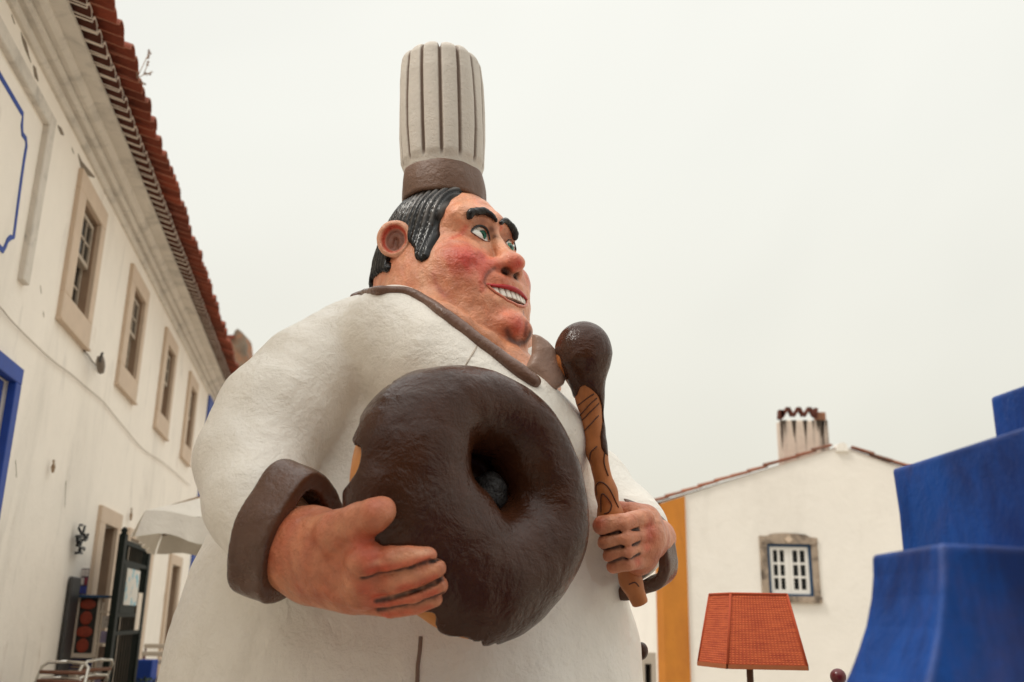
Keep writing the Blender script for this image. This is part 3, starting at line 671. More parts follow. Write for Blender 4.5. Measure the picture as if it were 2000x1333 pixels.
# ---- house with a gable on the right
YH = 16.0
def hw(px, py): p = at(px, py, YH); return p[0], p[2]
GH = empty('gable_house', (hw(1642, 900)[0], YH, 0), 'whitewashed gabled house with ochre corner band and tiled rake behind the lampshade', 'house')
def HMB(): return MB((0, YH, 0))
xl = hw(1290, 990)[0]; pk = hw(1642, 871); le = hw(1278, 986); rslope = ((hw(1760, 912)[1] - pk[1]) / (hw(1760, 912)[0] - pk[0])); xr = pk[0] + 4.2; re_ = (xr, pk[1] + rslope * 4.2)
lsl = (le[1] - pk[1]) / (le[0] - pk[0])
xc0 = hw(1341, 1100)[0]
wx0, wz1 = hw(1497, 1062); wx1, wz0 = hw(1590, 1166)
OPN = (wx0, wx1, wz0, wz1)
gw = HMB()
zat = lambda x: pk[1] + (lsl if x < pk[0] else rslope) * (x - pk[0])
# front face in pieces around the window
for (x0, x1) in ((xl, wx0), (wx0, wx1), (wx1, pk[0]), (pk[0], xr)):
    if x0 == wx0:
        gw.add([(x0, 0, 0), (x1, 0, 0), (x1, 0, wz0), (x0, 0, wz0)], [(0, 1, 2, 3)]); gw.add([(x0, 0, wz1), (x1, 0, wz1), (x1, 0, zat(x1)), (x0, 0, zat(x0))], [(0, 1, 2, 3)])
    else: gw.add([(x0, 0, 0), (x1, 0, 0), (x1, 0, wz0), (x1, 0, wz1), (x1, 0, zat(x1)), (x0, 0, zat(x0)), (x0, 0, wz1), (x0, 0, wz0)], [tuple(range(8))])
gw.add([(xl, 0, 0), (xl, 9, 0), (xl, 9, zat(xl)), (xl, 0, zat(xl))], [(0, 1, 2, 3)]); gw.add([(xr, 0, 0), (xr, 9, 0), (xr, 9, zat(xr)), (xr, 0, zat(xr))], [(0, 1, 2, 3)])
q = [(wx0, wz0), (wx1, wz0), (wx1, wz1), (wx0, wz1)]
for p0, p1 in zip(q, q[1:] + q[:1]): gw.add([(p0[0], 0, p0[1]), (p1[0], 0, p1[1]), (p1[0], .2, p1[1]), (p0[0], .2, p0[1])], [(0, 1, 2, 3)])
gw.add([(wx0, .2, wz0), (wx1, .2, wz0), (wx1, .2, wz1), (wx0, .2, wz1)], [(0, 1, 2, 3)], 1)
wall2 = mat('gable_whitewash', srgb(237, 231, 222), rough=.85, var=.06, vscale=.9, bump=((4, .35, .03, I3), (22, .35, .008, I3)), stain=[((.42, .36, .30), .7, .55, .85, (1, 1, .6), .35)])
gw.build('wall', [wall2, darkroom], GH)
ochre = mat('ochre_paint', srgb(196, 124, 40), rough=.8, var=.15, vscale=1.5, stain=[(srgb(150, 78, 30), 1.1, .45, .75, (1, 1, .4), .6), (srgb(90, 60, 36), 5, .62, .74, (1, 1, .5), .5)])
om = HMB(); om.add([(xl - .09, .12, 0), (xl, -.035, 0), (xc0, -.035, 0), (xc0, 0.01, 0), (xl - .09, .12, zat(xl) - .02), (xl, -.035, zat(xl) - .02), (xc0, -.035, zat(xc0) - .02), (xc0, .01, zat(xc0) - .02)], [(0, 1, 5, 4), (1, 2, 6, 5), (2, 3, 7, 6), (4, 5, 6, 7)]); om.build('ochre_band', ochre, GH)
# rake tiles
rake_m = mat('old_rake_tile', srgb(142, 86, 62), rough=.9, rand=.4, var=.4, vscale=5, stain=[(srgb(120, 108, 94), 3, .5, .68, I3, .7)])
rt_me = None
def rake(x0, z0, x1, z1, n, seed):
    rr = random.Random(seed)
    for i in range(n):
        t0, t1 = i / n, (i + 1) / n; xa, za = x0 + (x1 - x0) * t0, z0 + (z1 - z0) * t0; xb, zb_ = x0 + (x1 - x0) * t1, z0 + (z1 - z0) * t1
        d = nrm(np.array([xb - xa, 0, zb_ - za])); u = np.array([-d[2], 0, d[0]]) * (1 if d[0] > 0 else -1); V, Fc = [], []; nA = 6; jt = rr.uniform(-.008, .010)
        A = np.array([xa, YH + .02, za]) - d * .03; B = np.array([xb, YH + .02, zb_]) + d * .02
        for P_, r_, dz in ((A, .062, jt + .012), (B, .048, jt)):
            for k in range(nA + 1):
                a = math.pi * k / nA; V.append(P_ + np.array([0, 1, 0]) * r_ * math.cos(a) * 1.1 + u * (r_ * math.sin(a) * .9 + dz))
        for k in range(nA): Fc.append((k, k + 1, nA + 2 + k, nA + 1 + k))
        Fc.append(tuple(range(nA + 1))); Fc.append(tuple(range(nA + 1, 2 * nA + 2))); Fc.append((0, nA, 2 * nA + 1, nA + 1))
        mesh_obj('rake_tile', V, Fc, rake_m, GH)
ls = hw(1272, 983); rake(ls[0], ls[1], pk[0] - .16, pk[1] - .02, 11, 3); rake(xr, re_[1] - .02, pk[0] + .2, pk[1] - .04, 13, 5)
HMB().prism([(pk[0] - .10, pk[1] - .10), (pk[0] + .12, pk[1] - .10), (pk[0] + .08, pk[1] + .01), (pk[0] + .05, pk[1] + .045), (pk[0] - .02, pk[1] + .04), (pk[0] - .07, pk[1] + .01)], -.05, .12).build('ridge_cap', wall2, GH)
rf = HMB(); rf.add([(ls[0], -.02, ls[1] - .02), (pk[0], -.02, pk[1] - .01), (xr, -.02, re_[1] - .03), (ls[0], 9, ls[1] - .02), (pk[0], 9, pk[1] - .01), (xr, 9, re_[1] - .03)], [(0, 1, 4, 3), (1, 2, 5, 4)]); rf.build('roof', terra, GH)
# window of the gable house
oldlime = mat('lichen_stone', srgb(168, 150, 132), rough=.9, var=.25, vscale=8, bump=((16, .7, .02, I3),), stain=[(srgb(66, 56, 48), 3.2, .48, .62, I3, .8), (srgb(60, 54, 46), 9, .60, .70, I3, .7)])
ox0, oz1 = hw(1482, 1047); ox1, oz0 = hw(1604, 1179)
gwin = HMB().box(ox0, wx0, -.03, .08, wz0, wz1, b=.006).build('window', oldlime, GH)
HMB().box(wx1, ox1, -.03, .08, wz0, wz1, b=.006).build('jamb', oldlime, gwin)
W_ = ox1 - ox0
HMB().prism([(ox0, wz1), (ox1, wz1), (ox1, oz1 - .02), (ox0 + W_ * .88, oz1 - .01), (ox0 + W_ * .80, oz1 + .03), (ox0 + W_ * .62, oz1 + .045), (ox0 + W_ * .5, oz1 + .05), (ox0 + W_ * .3, oz1 + .045), (ox0 + W_ * .2, oz1 + .03), (ox0 + W_ * .13, oz1), (ox0, oz1)], -.035, .08).build('lintel', oldlime, gwin)
HMB().box(ox0, ox1 + .01, -.06, .08, oz0, wz0, b=.008).build('sill', oldlime, gwin)
dm = ox0 + W_ * .5; HMB().prism([(dm - .07, (oz1 + wz1) / 2 + .01), (dm, (oz1 + wz1) / 2 + .06), (dm + .07, (oz1 + wz1) / 2 + .01), (dm, (oz1 + wz1) / 2 - .05)], -.05, -.034).build('carved_diamond', stone, gwin)
bf_ = mat('deep_blue_frame', srgb(12, 58, 92), rough=.5, var=.2)
t = .045; f_ = HMB(); f_.box(wx0, wx0 + t, .0, .07, wz0, wz1); f_.box(wx1 - t, wx1, 0, .07, wz0, wz1); f_.box(wx0 + t, wx1 - t, 0, .07, wz1 - t, wz1); f_.box(wx0 + t, wx1 - t, 0, .07, wz0, wz0 + t * .8); f_.build('blue_frame', bf_, gwin)
wht = mat('white_casement', srgb(226, 222, 216), rough=.5); cx0, cx1, cz0, cz1 = wx0 + t, wx1 - t, wz0 + t * .8, wz1 - t; cm = (cx0 + cx1) / 2
for (a_, b_) in ((cx0, cm - .002), (cm + .002, cx1)):
    c_ = HMB(); sd_, tb = .055, .055
    if a_ == cx0: L0_, R0_ = a_ + sd_, b_ - .075
    else: L0_, R0_ = a_ + .055, b_ - sd_
    c_.box(a_, L0_, .02, .06, cz0, cz1); c_.box(R0_, b_, .02, .06, cz0, cz1); c_.box(L0_, R0_, .02, .06, cz1 - tb, cz1); c_.box(L0_, R0_, .02, .06, cz0, cz0 + tb + .015)
    mx = (L0_ + R0_) / 2; c_.box(mx - .017, mx + .017, .022, .058, cz0 + tb, cz1 - tb)
    for k in (1, 2): zz = cz0 + tb + (cz1 - cz0 - 2 * tb) * k / 3; c_.box(L0_, R0_, .024, .056, zz - .017, zz + .017)
    c_.build('casement', wht, gwin)
    for i in range(2):
        for k in range(3):
            xa = L0_ + (R0_ - L0_) * i / 2; xb = L0_ + (R0_ - L0_) * (i + 1) / 2; za = cz0 + tb + (cz1 - cz0 - 2 * tb) * k / 3; zb_ = za + (cz1 - cz0 - 2 * tb) / 3
            HMB().box(xa, xb, .040, .044, za, zb_).build('pane', glass, gwin)
# chimney of the gable house
YC = 17.2
def cw(px, py): p = at(px, py, YC); return p[0], p[2]
cx0, cz1 = cw(1524, 818); cx1 = cw(1617, 820)[0]; czb = cw(1530, 930)[1]
CH2 = empty('chimney_stack', ((cx0 + cx1) / 2, YC, czb), 'broad whitewashed chimney with black rain streaks and zigzag tile crown on the gable house', 'chimney')
stm = mat('streaked_whitewash', srgb(212, 198, 182), rough=.9, var=.1, bump=((8, .5, .02, I3),), stain=[(srgb(50, 44, 38), 5.5, .52, .68, (1, 1, .10), .85), (srgb(90, 80, 68), 2.2, .55, .8, (1, 1, .3), .6)])
MB((0, YC, 0)).box(cx0, cx1, 0, .30, czb, cz1 - .02, b=.02).build('shaft', stm, CH2)
sot = mat('rain_soot', srgb(78, 68, 58), rough=.95, var=.3, vscale=8)
for (xp, wd, ln) in ((1527, 4, 60), (1533, 2.5, 26), (1550, 4.5, 34), (1553, 2, 46), (1572, 4.5, 30), (1574, 2, 60), (1588, 2.5, 20), (1597, 4, 24), (1604, 7, 36), (1608, 3, 62), (1614, 2, 30)):
    a_, za_ = cw(xp - wd, 821); b_, _q = cw(xp + wd, 821); c_, zc_ = cw(xp + .6, 821 + ln); d_, zd_ = cw(xp + wd * .55, 821 + ln * .45); e_, _q = cw(xp - wd * .45, 821 + ln * .5)
    MB((0, YC, 0)).prism([(a_, za_), (b_, za_), (d_, zd_), (c_, zc_), (e_, zd_)], -.003, .002).build('soot_streak', sot, CH2)
tdk = mat('sooty_tile', srgb(96, 50, 36), rough=.9, var=.4, vscale=9)
cm_ = MB((0, YC, 0)); zz = lambda y: cw(1560, y)[1]
def leaf(x0, y0, x1, y1, th=.026):
    a = np.array(cw(x0, y0)); b = np.array(cw(x1, y1)); d = (b - a) / np.linalg.norm(b - a); n2 = np.array([-d[1], d[0]]) * th
    MB((0, YC, 0)).prism([tuple(a - n2), tuple(b - n2), tuple(b + n2), tuple(a + n2)], .04, .16).build('crown_tile', tdk, CH2)
for xp in (1541, 1562, 1583): leaf(xp - 9.5, 811, xp - .6, 795); leaf(xp + .6, 795, xp + 9.5, 811)
leaf(1526, 817, 1527, 800, .04); leaf(1530, 814, 1530, 800, .03); leaf(1595, 814, 1596, 796, .03)
x_a, z_a = cw(1599, 818); x_b, z_b = cw(1616, 803); MB((0, YC, 0)).box(x_a, x_b, .1, .28, z_a - .02, z_b, b=.01).build('crown_brick', mat('brown_brick', srgb(150, 106, 80), rough=.9, var=.2), CH2)
# bright white house beyond, and the stone post in front of it
fx = at(1200, 1150, 26.0); 
fwm = mat('far_whitewash', srgb(232, 230, 222), rough=.8)
FH = empty('far_house', (fx[0], 26, 0), 'plain bright white house wall beyond the ochre cornered house', 'house')
MB((0, 26, 0)).box(at(1000, 1150, 26)[0], at(1340, 1150, 26)[0], 0, 5, 0, at(1260, 1135, 26)[2]).build('wall', fwm, FH)
MB((0, 26, 0)).box(at(1000, 1150, 26)[0] - .2, at(1340, 1150, 26)[0] + .2, -.25, 5.2, at(1260, 1135, 26)[2] + .001, at(1260, 1128, 26)[2]).build('roof_edge', fwm, FH)
p0 = at(1254, 1275, 13); p1 = at(1281, 1275, 13)
ST = empty('stone_niche', ((p0[0] + p1[0]) / 2, 13, 0), 'grey stone post with a dark opening between the statue and the ochre corner', 'stone post')
sm2 = mat('grey_post', srgb(176, 164, 150), rough=.8, var=.1); mb = MB((0, 13, 0)); za = at(1260, 1297, 13)[2]
mb.box(p0[0], p1[0], 0, .3, za, p0[2]); mb.box(p0[0], p0[0] + .035, 0, .3, 0, za); mb.box(p1[0] - .06, p1[0], 0, .3, 0, za); mb.box(p0[0] + .035, p1[0] - .06, .2, .3, 0, za, mi=1); mb.build('post_body', [sm2, darkroom], ST)

# ---- woven orange lampshade on a post
YL = 4.6
def lp(px, py, Y): return at(px, py, Y)
zb_ = lp(1421, 1298, YL)[2]; zt_ = lp(1427, 1160, YL + .12)[2]
def plz(px, py, z):
    d = ray(px, py); return CAM + d * ((z - 1.5) / d[2])
FLp = lp(1421, 1299, YL); FRp = lp(1577, 1306, YL - .02); BLp = lp(1364, 1297, YL + .30); 
FR = np.array([FRp[0], FRp[1], zb_]); FLc = np.array([FLp[0], FLp[1], zb_]); BL = np.array([BLp[0], BLp[1], zb_])
e_r = FR - FLc; BLv = nrm([-e_r[1], e_r[0], 0]) * .0; BL = FLc + (BL - FLc); BR = BL + e_r; cen = (FLc + BR) / 2
bot = [FLc, FR, BR, BL]
tl = lp(1427, 1159, YL + .10); tr = lp(1537, 1164, YL + .09); tb = lp(1386, 1166, YL + .30)
top_ = [np.array([tl[0], tl[1], zt_]), np.array([tr[0], tr[1], zt_]), np.array([tb[0] + (tr[0] - tl[0]), tb[1], zt_]), np.array([tb[0], tb[1], zt_])]
LMP = empty('lampshade_post', (cen[0], cen[1], 0), 'woven orange pyramid lampshade on a slim brown pole, in front of the gable house', 'lamp')
weave = bpy.data.materials.new('orange_weave'); weave.use_nodes = True; tt = weave.node_tree; N_ = tt.nodes; Lk = tt.links; bs = N_['Principled BSDF']; bs.inputs['Roughness'].default_value = .85
uvn = N_.new('ShaderNodeUVMap'); uvn.uv_map = 'uv'
def wave(direction, sc):
    w_ = N_.new('ShaderNodeTexWave'); w_.bands_direction = direction; w_.inputs['Scale'].default_value = sc; w_.inputs['Distortion'].default_value = 1.2; w_.inputs['Detail'].default_value = 2; Lk.new(uvn.outputs[0], w_.inputs[0]); return w_.outputs['Fac']
wa, wb = wave('X', 9), wave('Y', 13); mx = N_.new('ShaderNodeMath'); mx.operation = 'MULTIPLY'; Lk.new(wa, mx.inputs[0]); Lk.new(wb, mx.inputs[1])
nz_ = N_.new('ShaderNodeTexNoise'); nz_.inputs['Scale'].default_value = 5; nz_.inputs['Detail'].default_value = 6; mpp = N_.new('ShaderNodeMapping'); mpp.inputs['Scale'].default_value = (1, 7, 1); Lk.new(uvn.outputs[0], mpp.inputs[0]); Lk.new(mpp.outputs[0], nz_.inputs[0])
ad_ = N_.new('ShaderNodeMath'); ad_.operation = 'MULTIPLY_ADD'; Lk.new(mx.outputs[0], ad_.inputs[0]); ad_.inputs[1].default_value = .55; Lk.new(nz_.outputs[0], ad_.inputs[2])
cr_ = N_.new('ShaderNodeValToRGB'); cr_.color_ramp.elements[0].position = .3; cr_.color_ramp.elements[0].color = (*srgb(146, 50, 26), 1); cr_.color_ramp.elements[1].position = 1.0; cr_.color_ramp.elements[1].color = (*srgb(206, 100, 54), 1); Lk.new(ad_.outputs[0], cr_.inputs[0]); Lk.new(cr_.outputs[0], bs.inputs['Base Color'])
bp_ = N_.new('ShaderNodeBump'); bp_.inputs['Strength'].default_value = .8; bp_.inputs['Distance'].default_value = .004; Lk.new(mx.outputs[0], bp_.inputs['Height']); Lk.new(bp_.outputs[0], bs.inputs['Normal'])
def side(bA, bB, tA, tB, name, m, parent):
    nn = 10; V = []; Fc = []; UV = []
    for i in range(nn + 1):
        for j in range(nn + 1):
            u, v = i / nn, j / nn; V.append((bA * (1 - u) + bB * u) * (1 - v) + (tA * (1 - u) + tB * u) * v); UV.append((u * np.linalg.norm(bB - bA) * 2, v * .75))
    for i in range(nn):
        for j in range(nn): Fc.append((i * (nn + 1) + j, (i + 1) * (nn + 1) + j, (i + 1) * (nn + 1) + j + 1, i * (nn + 1) + j + 1))
    o = mesh_obj(name, V, Fc, m, parent); ul = o.data.uv_layers.new(name='uv')
    for l_ in o.data.loops: ul.data[l_.index].uv = UV[l_.vertex_index]
    return o
for k in range(4): side(bot[k], bot[(k + 1) % 4], top_[k], top_[(k + 1) % 4], 'shade_panel', weave, LMP)
trim = mat('shade_trim', srgb(160, 90, 52), rough=.8, var=.15, vscale=20)
for k in range(4):
    A, B = bot[k], bot[(k + 1) % 4]; dn = np.array([0, 0, -.020]); o_ = nrm((A + B) / 2 - cen) * .006; mb = MB()
    mb.add([A + o_, B + o_, B + o_ + dn, A + o_ + dn, A - o_, B - o_, B - o_ + dn, A - o_ + dn], [(0, 1, 2, 3), (4, 5, 6, 7), (3, 2, 6, 7), (0, 1, 5, 4)]); mb.build('trim', trim, LMP)
    tube('rim', [top_[k], top_[(k + 1) % 4]], .006, weave, LMP)
    tube('corner_seam', [bot[k], top_[k]], .006, weave, LMP)
pc = lp(1465, 1320, YL + .18); tube('pole', [np.array([pc[0], pc[1], z]) for z in (0, .5, 1.0, zt_ - .05)], .016, mat('lamp_pole', srgb(92, 70, 52), rough=.5), LMP, n=12)
tube('foot', [np.array([pc[0], pc[1], z]) for z in (0, .02, .03)], [.18, .17, .02], iron, LMP, n=24)
# ---- small dark red ball on a post beside the blue tiers
rb = at(1637, 1322, 3.6); RB = empty('red_ball_post', (rb[0], rb[1], 0), 'dark red ball topped post just showing left of the blue tiers', 'post')
redm = mat('dark_red_gloss', srgb(88, 22, 26), rough=.3)
tube('ball', [rb + np.array([0, 0, .028 * math.cos(t_)]) for t_ in np.linspace(0, math.pi, 12)], [max(.001, .028 * math.sin(t_)) for t_ in np.linspace(0, math.pi, 12)], redm, RB, n=20)
tube('post', [np.array([rb[0], rb[1], z]) for z in (0, rb[2] - .02)], .014, redm, RB, n=10)

# ---- foreground: blue painted stepped tiers
BL_ = empty('blue_stepped_block', (.95, 1.95, 0), 'blurred cobalt blue stepped tiers with a flared foot in the right foreground', 'monument')
blu = mat('weathered_cobalt', srgb(5, 66, 142), rough=.6, spec=.3, var=.25, vscale=5, bump=((14, .4, .012, I3), (50, .3, .004, I3)),
          stain=[(srgb(74, 62, 96), 3.2, .50, .70, (1, 1, .5), .6), (srgb(6, 30, 84), 3.5, .46, .62, (1, 1, .35), .75), (srgb(150, 160, 190), 9, .68, .78, (1, 1, .4), .5)])
_t = blu.node_tree; _b = _t.nodes['Principled BSDF']; _src = _b.inputs['Base Color'].links[0].from_socket
bev = _t.nodes.new('ShaderNodeBevel'); bev.inputs['Radius'].default_value = .022; bev.samples = 6
geo = _t.nodes.new('ShaderNodeNewGeometry'); dt = _t.nodes.new('ShaderNodeVectorMath'); dt.operation = 'DOT_PRODUCT'; _t.links.new(bev.outputs[0], dt.inputs[0]); _t.links.new(geo.outputs['Normal'], dt.inputs[1])
wr = _t.nodes.new('ShaderNodeMapRange'); wr.inputs[1].default_value = .97; wr.inputs[2].default_value = .80; wr.inputs[3].default_value = 0; wr.inputs[4].default_value = .75; _t.links.new(dt.outputs['Value'], wr.inputs[0])
wn = _t.nodes.new('ShaderNodeTexNoise'); wn.inputs['Scale'].default_value = 14; wm_ = _t.nodes.new('ShaderNodeMath'); wm_.operation = 'MULTIPLY'; _t.links.new(wr.outputs[0], wm_.inputs[0]); _t.links.new(wn.outputs[0], wm_.inputs[1])
mxw = _t.nodes.new('ShaderNodeMixRGB'); _t.links.new(wm_.outputs[0], mxw.inputs[0]); _t.links.new(_src, mxw.inputs[1]); mxw.inputs[2].default_value = (*srgb(150, 150, 176), 1); _t.links.new(mxw.outputs[0], _b.inputs['Base Color'])
def tier(name, rings, m, parent):
    """rings: list of (z, [(x,y)...]) stacked quads/polygons"""
    n = len(rings[0][1]); V = []; Fc = []
    for z, pl in rings: V += [(x, y, z) for x, y in pl]
    for i in range(len(rings) - 1):
        for j in range(n): Fc.append((i * n + j, i * n + (j + 1) % n, (i + 1) * n + (j + 1) % n, (i + 1) * n + j))
    Fc.append(tuple(range(n))); Fc.append(tuple(range((len(rings) - 1) * n, len(rings) * n)))
    o = mesh_obj(name, V, Fc, m, parent, smooth=False)
    bm = bmesh.new(); bm.from_mesh(o.data); bmesh.ops.recalc_face_normals(bm, faces=bm.faces)
    ed = [e_ for e_ in bm.edges if e_.calc_face_angle(0) > .6]; bmesh.ops.bevel(bm, geom=ed, offset=.008, segments=3, affect='EDGES', profile=.5); bm.to_mesh(o.data); bm.free()
    return o
zL = at(1837, 1061, 1.57)[2]
pC = plz(1837, 1061, zL); pLf = plz(1702, 1084, zL); pRt = plz(2000, 1068, zL)
dR = nrm(pRt - pC); pR = pC + dR * .95; dL = pLf - pC; pBk = pR + dL
cen2 = (pLf + pR) / 2
q0 = [pLf, pC, pR, pBk]
rings = []
for zz_, k_ in ((0, 1.62), (.9, 1.58), (1.15, 1.46), (1.25, 1.34), (1.32, 1.25), (1.38, 1.175), (1.42, 1.125), (1.46, 1.085), (1.50, 1.05), (1.55, 1.02), (1.59, 1.006), (zL, 1.0)):
    if zz_ > zL: continue
    rings.append((zz_, [tuple((cen2 + (p - cen2) * k_)[:2]) for p in q0]))
rings[-1] = (zL, rings[-1][1]); TIER_RINGS = rings
tier('lower_tier', rings, blu, BL_)
zM = at(1741, 916, 2.25)[2]; mA = plz(1741, 916, zM); mA2 = plz(1770, 908, zM); mB = plz(2000, 833, zM); dM = nrm(mB - mA2); mB = mA2 + dM * 1.1
sd_ = np.array([-dM[1], dM[0], 0]); sd_ = sd_ if sd_[1] > 0 else -sd_
b0 = plz(1751, 1075, zL + .002); shrink = 0.02
ql = [mA, mA2, mB, mB + sd_ * .5, mA + sd_ * .35]
c3 = sum(ql) / 5
tier('middle_tier', [(zL + .002, [tuple((c3 + (p - c3) * .985)[:2]) for p in ql]), (zL + .12, [tuple((c3 + (p - c3) * .985)[:2]) for p in ql]), (zM, [tuple(p[:2]) for p in ql])], blu, BL_)
zU = at(1933, 776, 2.15)[2]; uA = plz(1933, 776, zU); uB = plz(2000, 752, zU); dU = nrm(uB - uA); uB = uA + dU * .7; su = np.array([-dU[1], dU[0], 0]); su = su if su[1] > 0 else -su
qu = [uA, uB, uB + su * .3, uA + su * .3]; tier('upper_tier', [(zM + .002, [tuple(p[:2]) for p in qu]), (zU, [tuple(p[:2]) for p in qu])], blu, BL_)

# ---- unseen stone houses added behind the camera to cut frontal sky light
for k, (x0, x1, y_, h_, lab) in enumerate(((-9.5, -1.2, -6.5, 5.6, 'unseen rough stone house added behind the camera with two shuttered windows'), (-1.0, 10.5, -7.2, 6.4, 'unseen taller stone house added behind the camera with four windows and a wide door'))):
    OB = empty('sky_blocker_house', ((x0 + x1) / 2, y_, 0), lab, 'house'); hs2 = []
    n_ = 2 if k == 0 else 4
    for i in range(n_): xx = x0 + (x1 - x0) * (i + .5) / n_; hs2.append((xx - .5, xx + .5, 3.3, 4.6))
    hs2.append((x0 + 1.5, x0 + 2.7 + k, .02, 2.4))
    rubble = mat('rubble_wall', srgb(136, 120, 104), rough=.9, var=.35, vscale=3, bump=((5, .8, .04, I3),))
    mb = MB((0, y_, 0)); wall_holes(mb, x0, x1, 0, h_, hs2); mb.build('wall', [rubble, darkroom], OB)
    for (a, b, c, d) in hs2: frame_mb(MB((0, y_, 0)), a - .15, b + .15, c - (.15 if c > 1 else 0), d + .15, a, b, c, d, -.02, .05).build('window_surround' if c > 1 else 'door_surround', stone, OB)
    MB((0, y_, 0)).prism_x([(.4, h_), (.4, h_ + .12), (-3, h_ + 1.6), (-6.4, h_ + .12), (-6.4, h_)], x0 - .2, x1 + .2).build('roof', terra, OB)
    MB((0, y_, 0)).box(x0, x1, -6, -.31, 0, h_ - .002).build('rear_block', rubble, OB)
# ================================================================== the giant chef statue
ROOT = empty('chef_statue', (-.30, 3.95, 0), 'giant painted chef statue with tall pleated hat, holding a chocolate ring doughnut and wooden spoon', 'statue')
white_coat = mat('coat_paint', paint=True, rough=.42, bump=((8, .45, .03, I3), (26, .5, .012, I3), (75, .4, .004, I3)), var=.05, vscale=4, rvar=.10,
                 stain=[((.50, .44, .36), 2.2, .56, .80, (1, 1, .45), .38)])
skin = mat('skin_paint', paint=True, rough=.38, bump=((14, .7, .018, I3), (38, .7, .009, I3), (95, .4, .004, I3)), var=.24, vscale=22, rvar=.08)
brown = mat('brown_paint', srgb(112, 80, 64), rough=.28, bump=((32, .5, .01, I3), (90, .35, .004, I3)), var=.18, vscale=9, rvar=.08)
cuff_brown = mat('cuff_paint', srgb(94, 64, 49), rough=.26, bump=((20, .5, .014, I3), (60, .35, .005, I3)), var=.22, vscale=8, rvar=.07)
hat_brown = mat('hat_band_paint', srgb(106, 76, 58), rough=.5, bump=((40, .5, .01, I3), (110, .4, .004, I3)), var=.15, vscale=8)
choc = mat('chocolate_paint', srgb(66, 36, 21), rough=.24, bump=((11, .55, .022, I3), (34, .34, .009, I3), (95, .14, .003, I3)), var=.3, vscale=7, rvar=.06, spec=.30)
dough = mat('dough_paint', srgb(204, 132, 66), rough=.5, bump=((40, .4, .006, I3),), var=.1)
hairm = mat('hair_paint', paint=True, rough=.25, spec=.3, bump=((50, .3, .006, (1, 1, .3)),), var=.2, vscale=20)
hatm = mat('hat_paint', paint=True, rough=.65, bump=((60, .5, .008, I3), (150, .35, .003, I3)), var=.08, vscale=9)

# ---- head frame
HA = R(48); hf = np.array([math.sin(HA), -math.cos(HA), 0]); hs = np.array([-math.cos(HA), -math.sin(HA), 0]); hu = np.array([0, 0, 1.0])
HC = at(890, 490, 3.6); HAX = (hf, hs, hu)
def H(a, b, c): return HC + hf * a + hs * b + hu * c
def loc(p): q = np.asarray(p) - HC; return np.stack([q @ hf, q @ hs, q @ hu], -1)
def LH(px, py, lr):
    d = ray(px, py); t = (lr - (CAM - HC) @ hs) / (d @ hs); return CAM + d * t
def polysdf(u, v, poly):
    """signed distance to a closed 2-D polygon (negative inside)"""
    poly = np.asarray(poly, float); d = np.full(np.broadcast(u, v).shape, 1e9); ins = np.zeros(d.shape, bool)
    for (x0, y0), (x1, y1) in zip(poly, np.roll(poly, -1, 0)):
        ex, ey = x1 - x0, y1 - y0; wx, wy = u - x0, v - y0
        t = np.clip((wx * ex + wy * ey) / (ex * ex + ey * ey + 1e-12), 0, 1)
        d = np.minimum(d, (wx - t * ex) ** 2 + (wy - t * ey) ** 2)
        if abs(ey) > 1e-9:
            cnd = ((y0 > v) != (y1 > v)) & (u < x0 + (v - y0) * ex / ey); ins ^= cnd
    d = np.sqrt(d); return np.where(ins, -d, d)

# ---- coat: belly, chest, both sleeves, one continuous surface
ct = Grid((-1.75, 2.4, .25), (1.0, 5.1, 3.05), .0135)
def px_ell(px, py, Y, rx, ry, rz, ax=None): return ell(at(px, py, Y), (rx, ry, rz), ax)
ct.add(px_ell(790, 1400, 4.0, .937, .86, 1.32))
ct.add(px_ell(1000, 1010, 3.72, .34, .36, .5), .2)
ct.add(rcone(PR(1066, 880, 3.42, 1)[0], PR(1092, 1020, 3.6, 1)[0], PR(1066, 880, 3.42, 82)[1], PR(1092, 1020, 3.6, 90)[1]), .15)
ct.add(px_ell(872, 860, 3.86, .52, .52, .50), .25)
ct.add(px_ell(905, 820, 3.68, .38, .46, .36), .12)
YK = [PR(706, 640, 3.62, 60), PR(772, 662, 3.40, 92), PR(850, 716, 3.30, 100), PR(925, 780, 3.24, 92), PR(1000, 832, 3.24, 92), PR(1056, 862, 3.34, 84)]
for (a, ra), (b, rb) in zip(YK[:-1], YK[1:]): ct.add(rcone(a, b, ra, rb), .10)
SL = [PR(760, 692, 3.62, 104), PR(682, 708, 3.56, 108), PR(610, 746, 3.48, 112), PR(545, 815, 3.40, 120), PR(495, 900, 3.30, 112)]
for kk_, ((a, ra), (b, rb)) in zip((.07, .07, .03, .02), zip(SL[:-1], SL[1:])): ct.add(rcone(a, b, ra, rb), kk_)
SL2 = [PR(496, 905, 3.30, 112), PR(500, 985, 3.16, 100), PR(530, 1045, 3.06, 88)]
for (a, ra), (b, rb) in zip(SL2[:-1], SL2[1:]): ct.add(rcone(a, b, ra, rb), .025)
# far sleeve
FS = [PR(1040, 880, 4.0, 85), PR(1136, 965, 3.95, 92), PR(1216, 1045, 3.72, 92)]
for (a, ra), (b, rb) in zip(FS[:-1], FS[1:]): ct.add(rcone(a, b, ra, rb), .06)
def coat_paint(V):
    c = np.tile(srgb(238, 231, 220), (len(V), 1)); n_ = vnoise(V, 5) * .5 + vnoise(V, 11, 1) * .35
    k = np.clip(n_ - .25, 0, 1)[:, None]; c = c * (1 - k * .5) + srgb(196, 186, 172) * k * .5
    return c
coat = None
CF = []
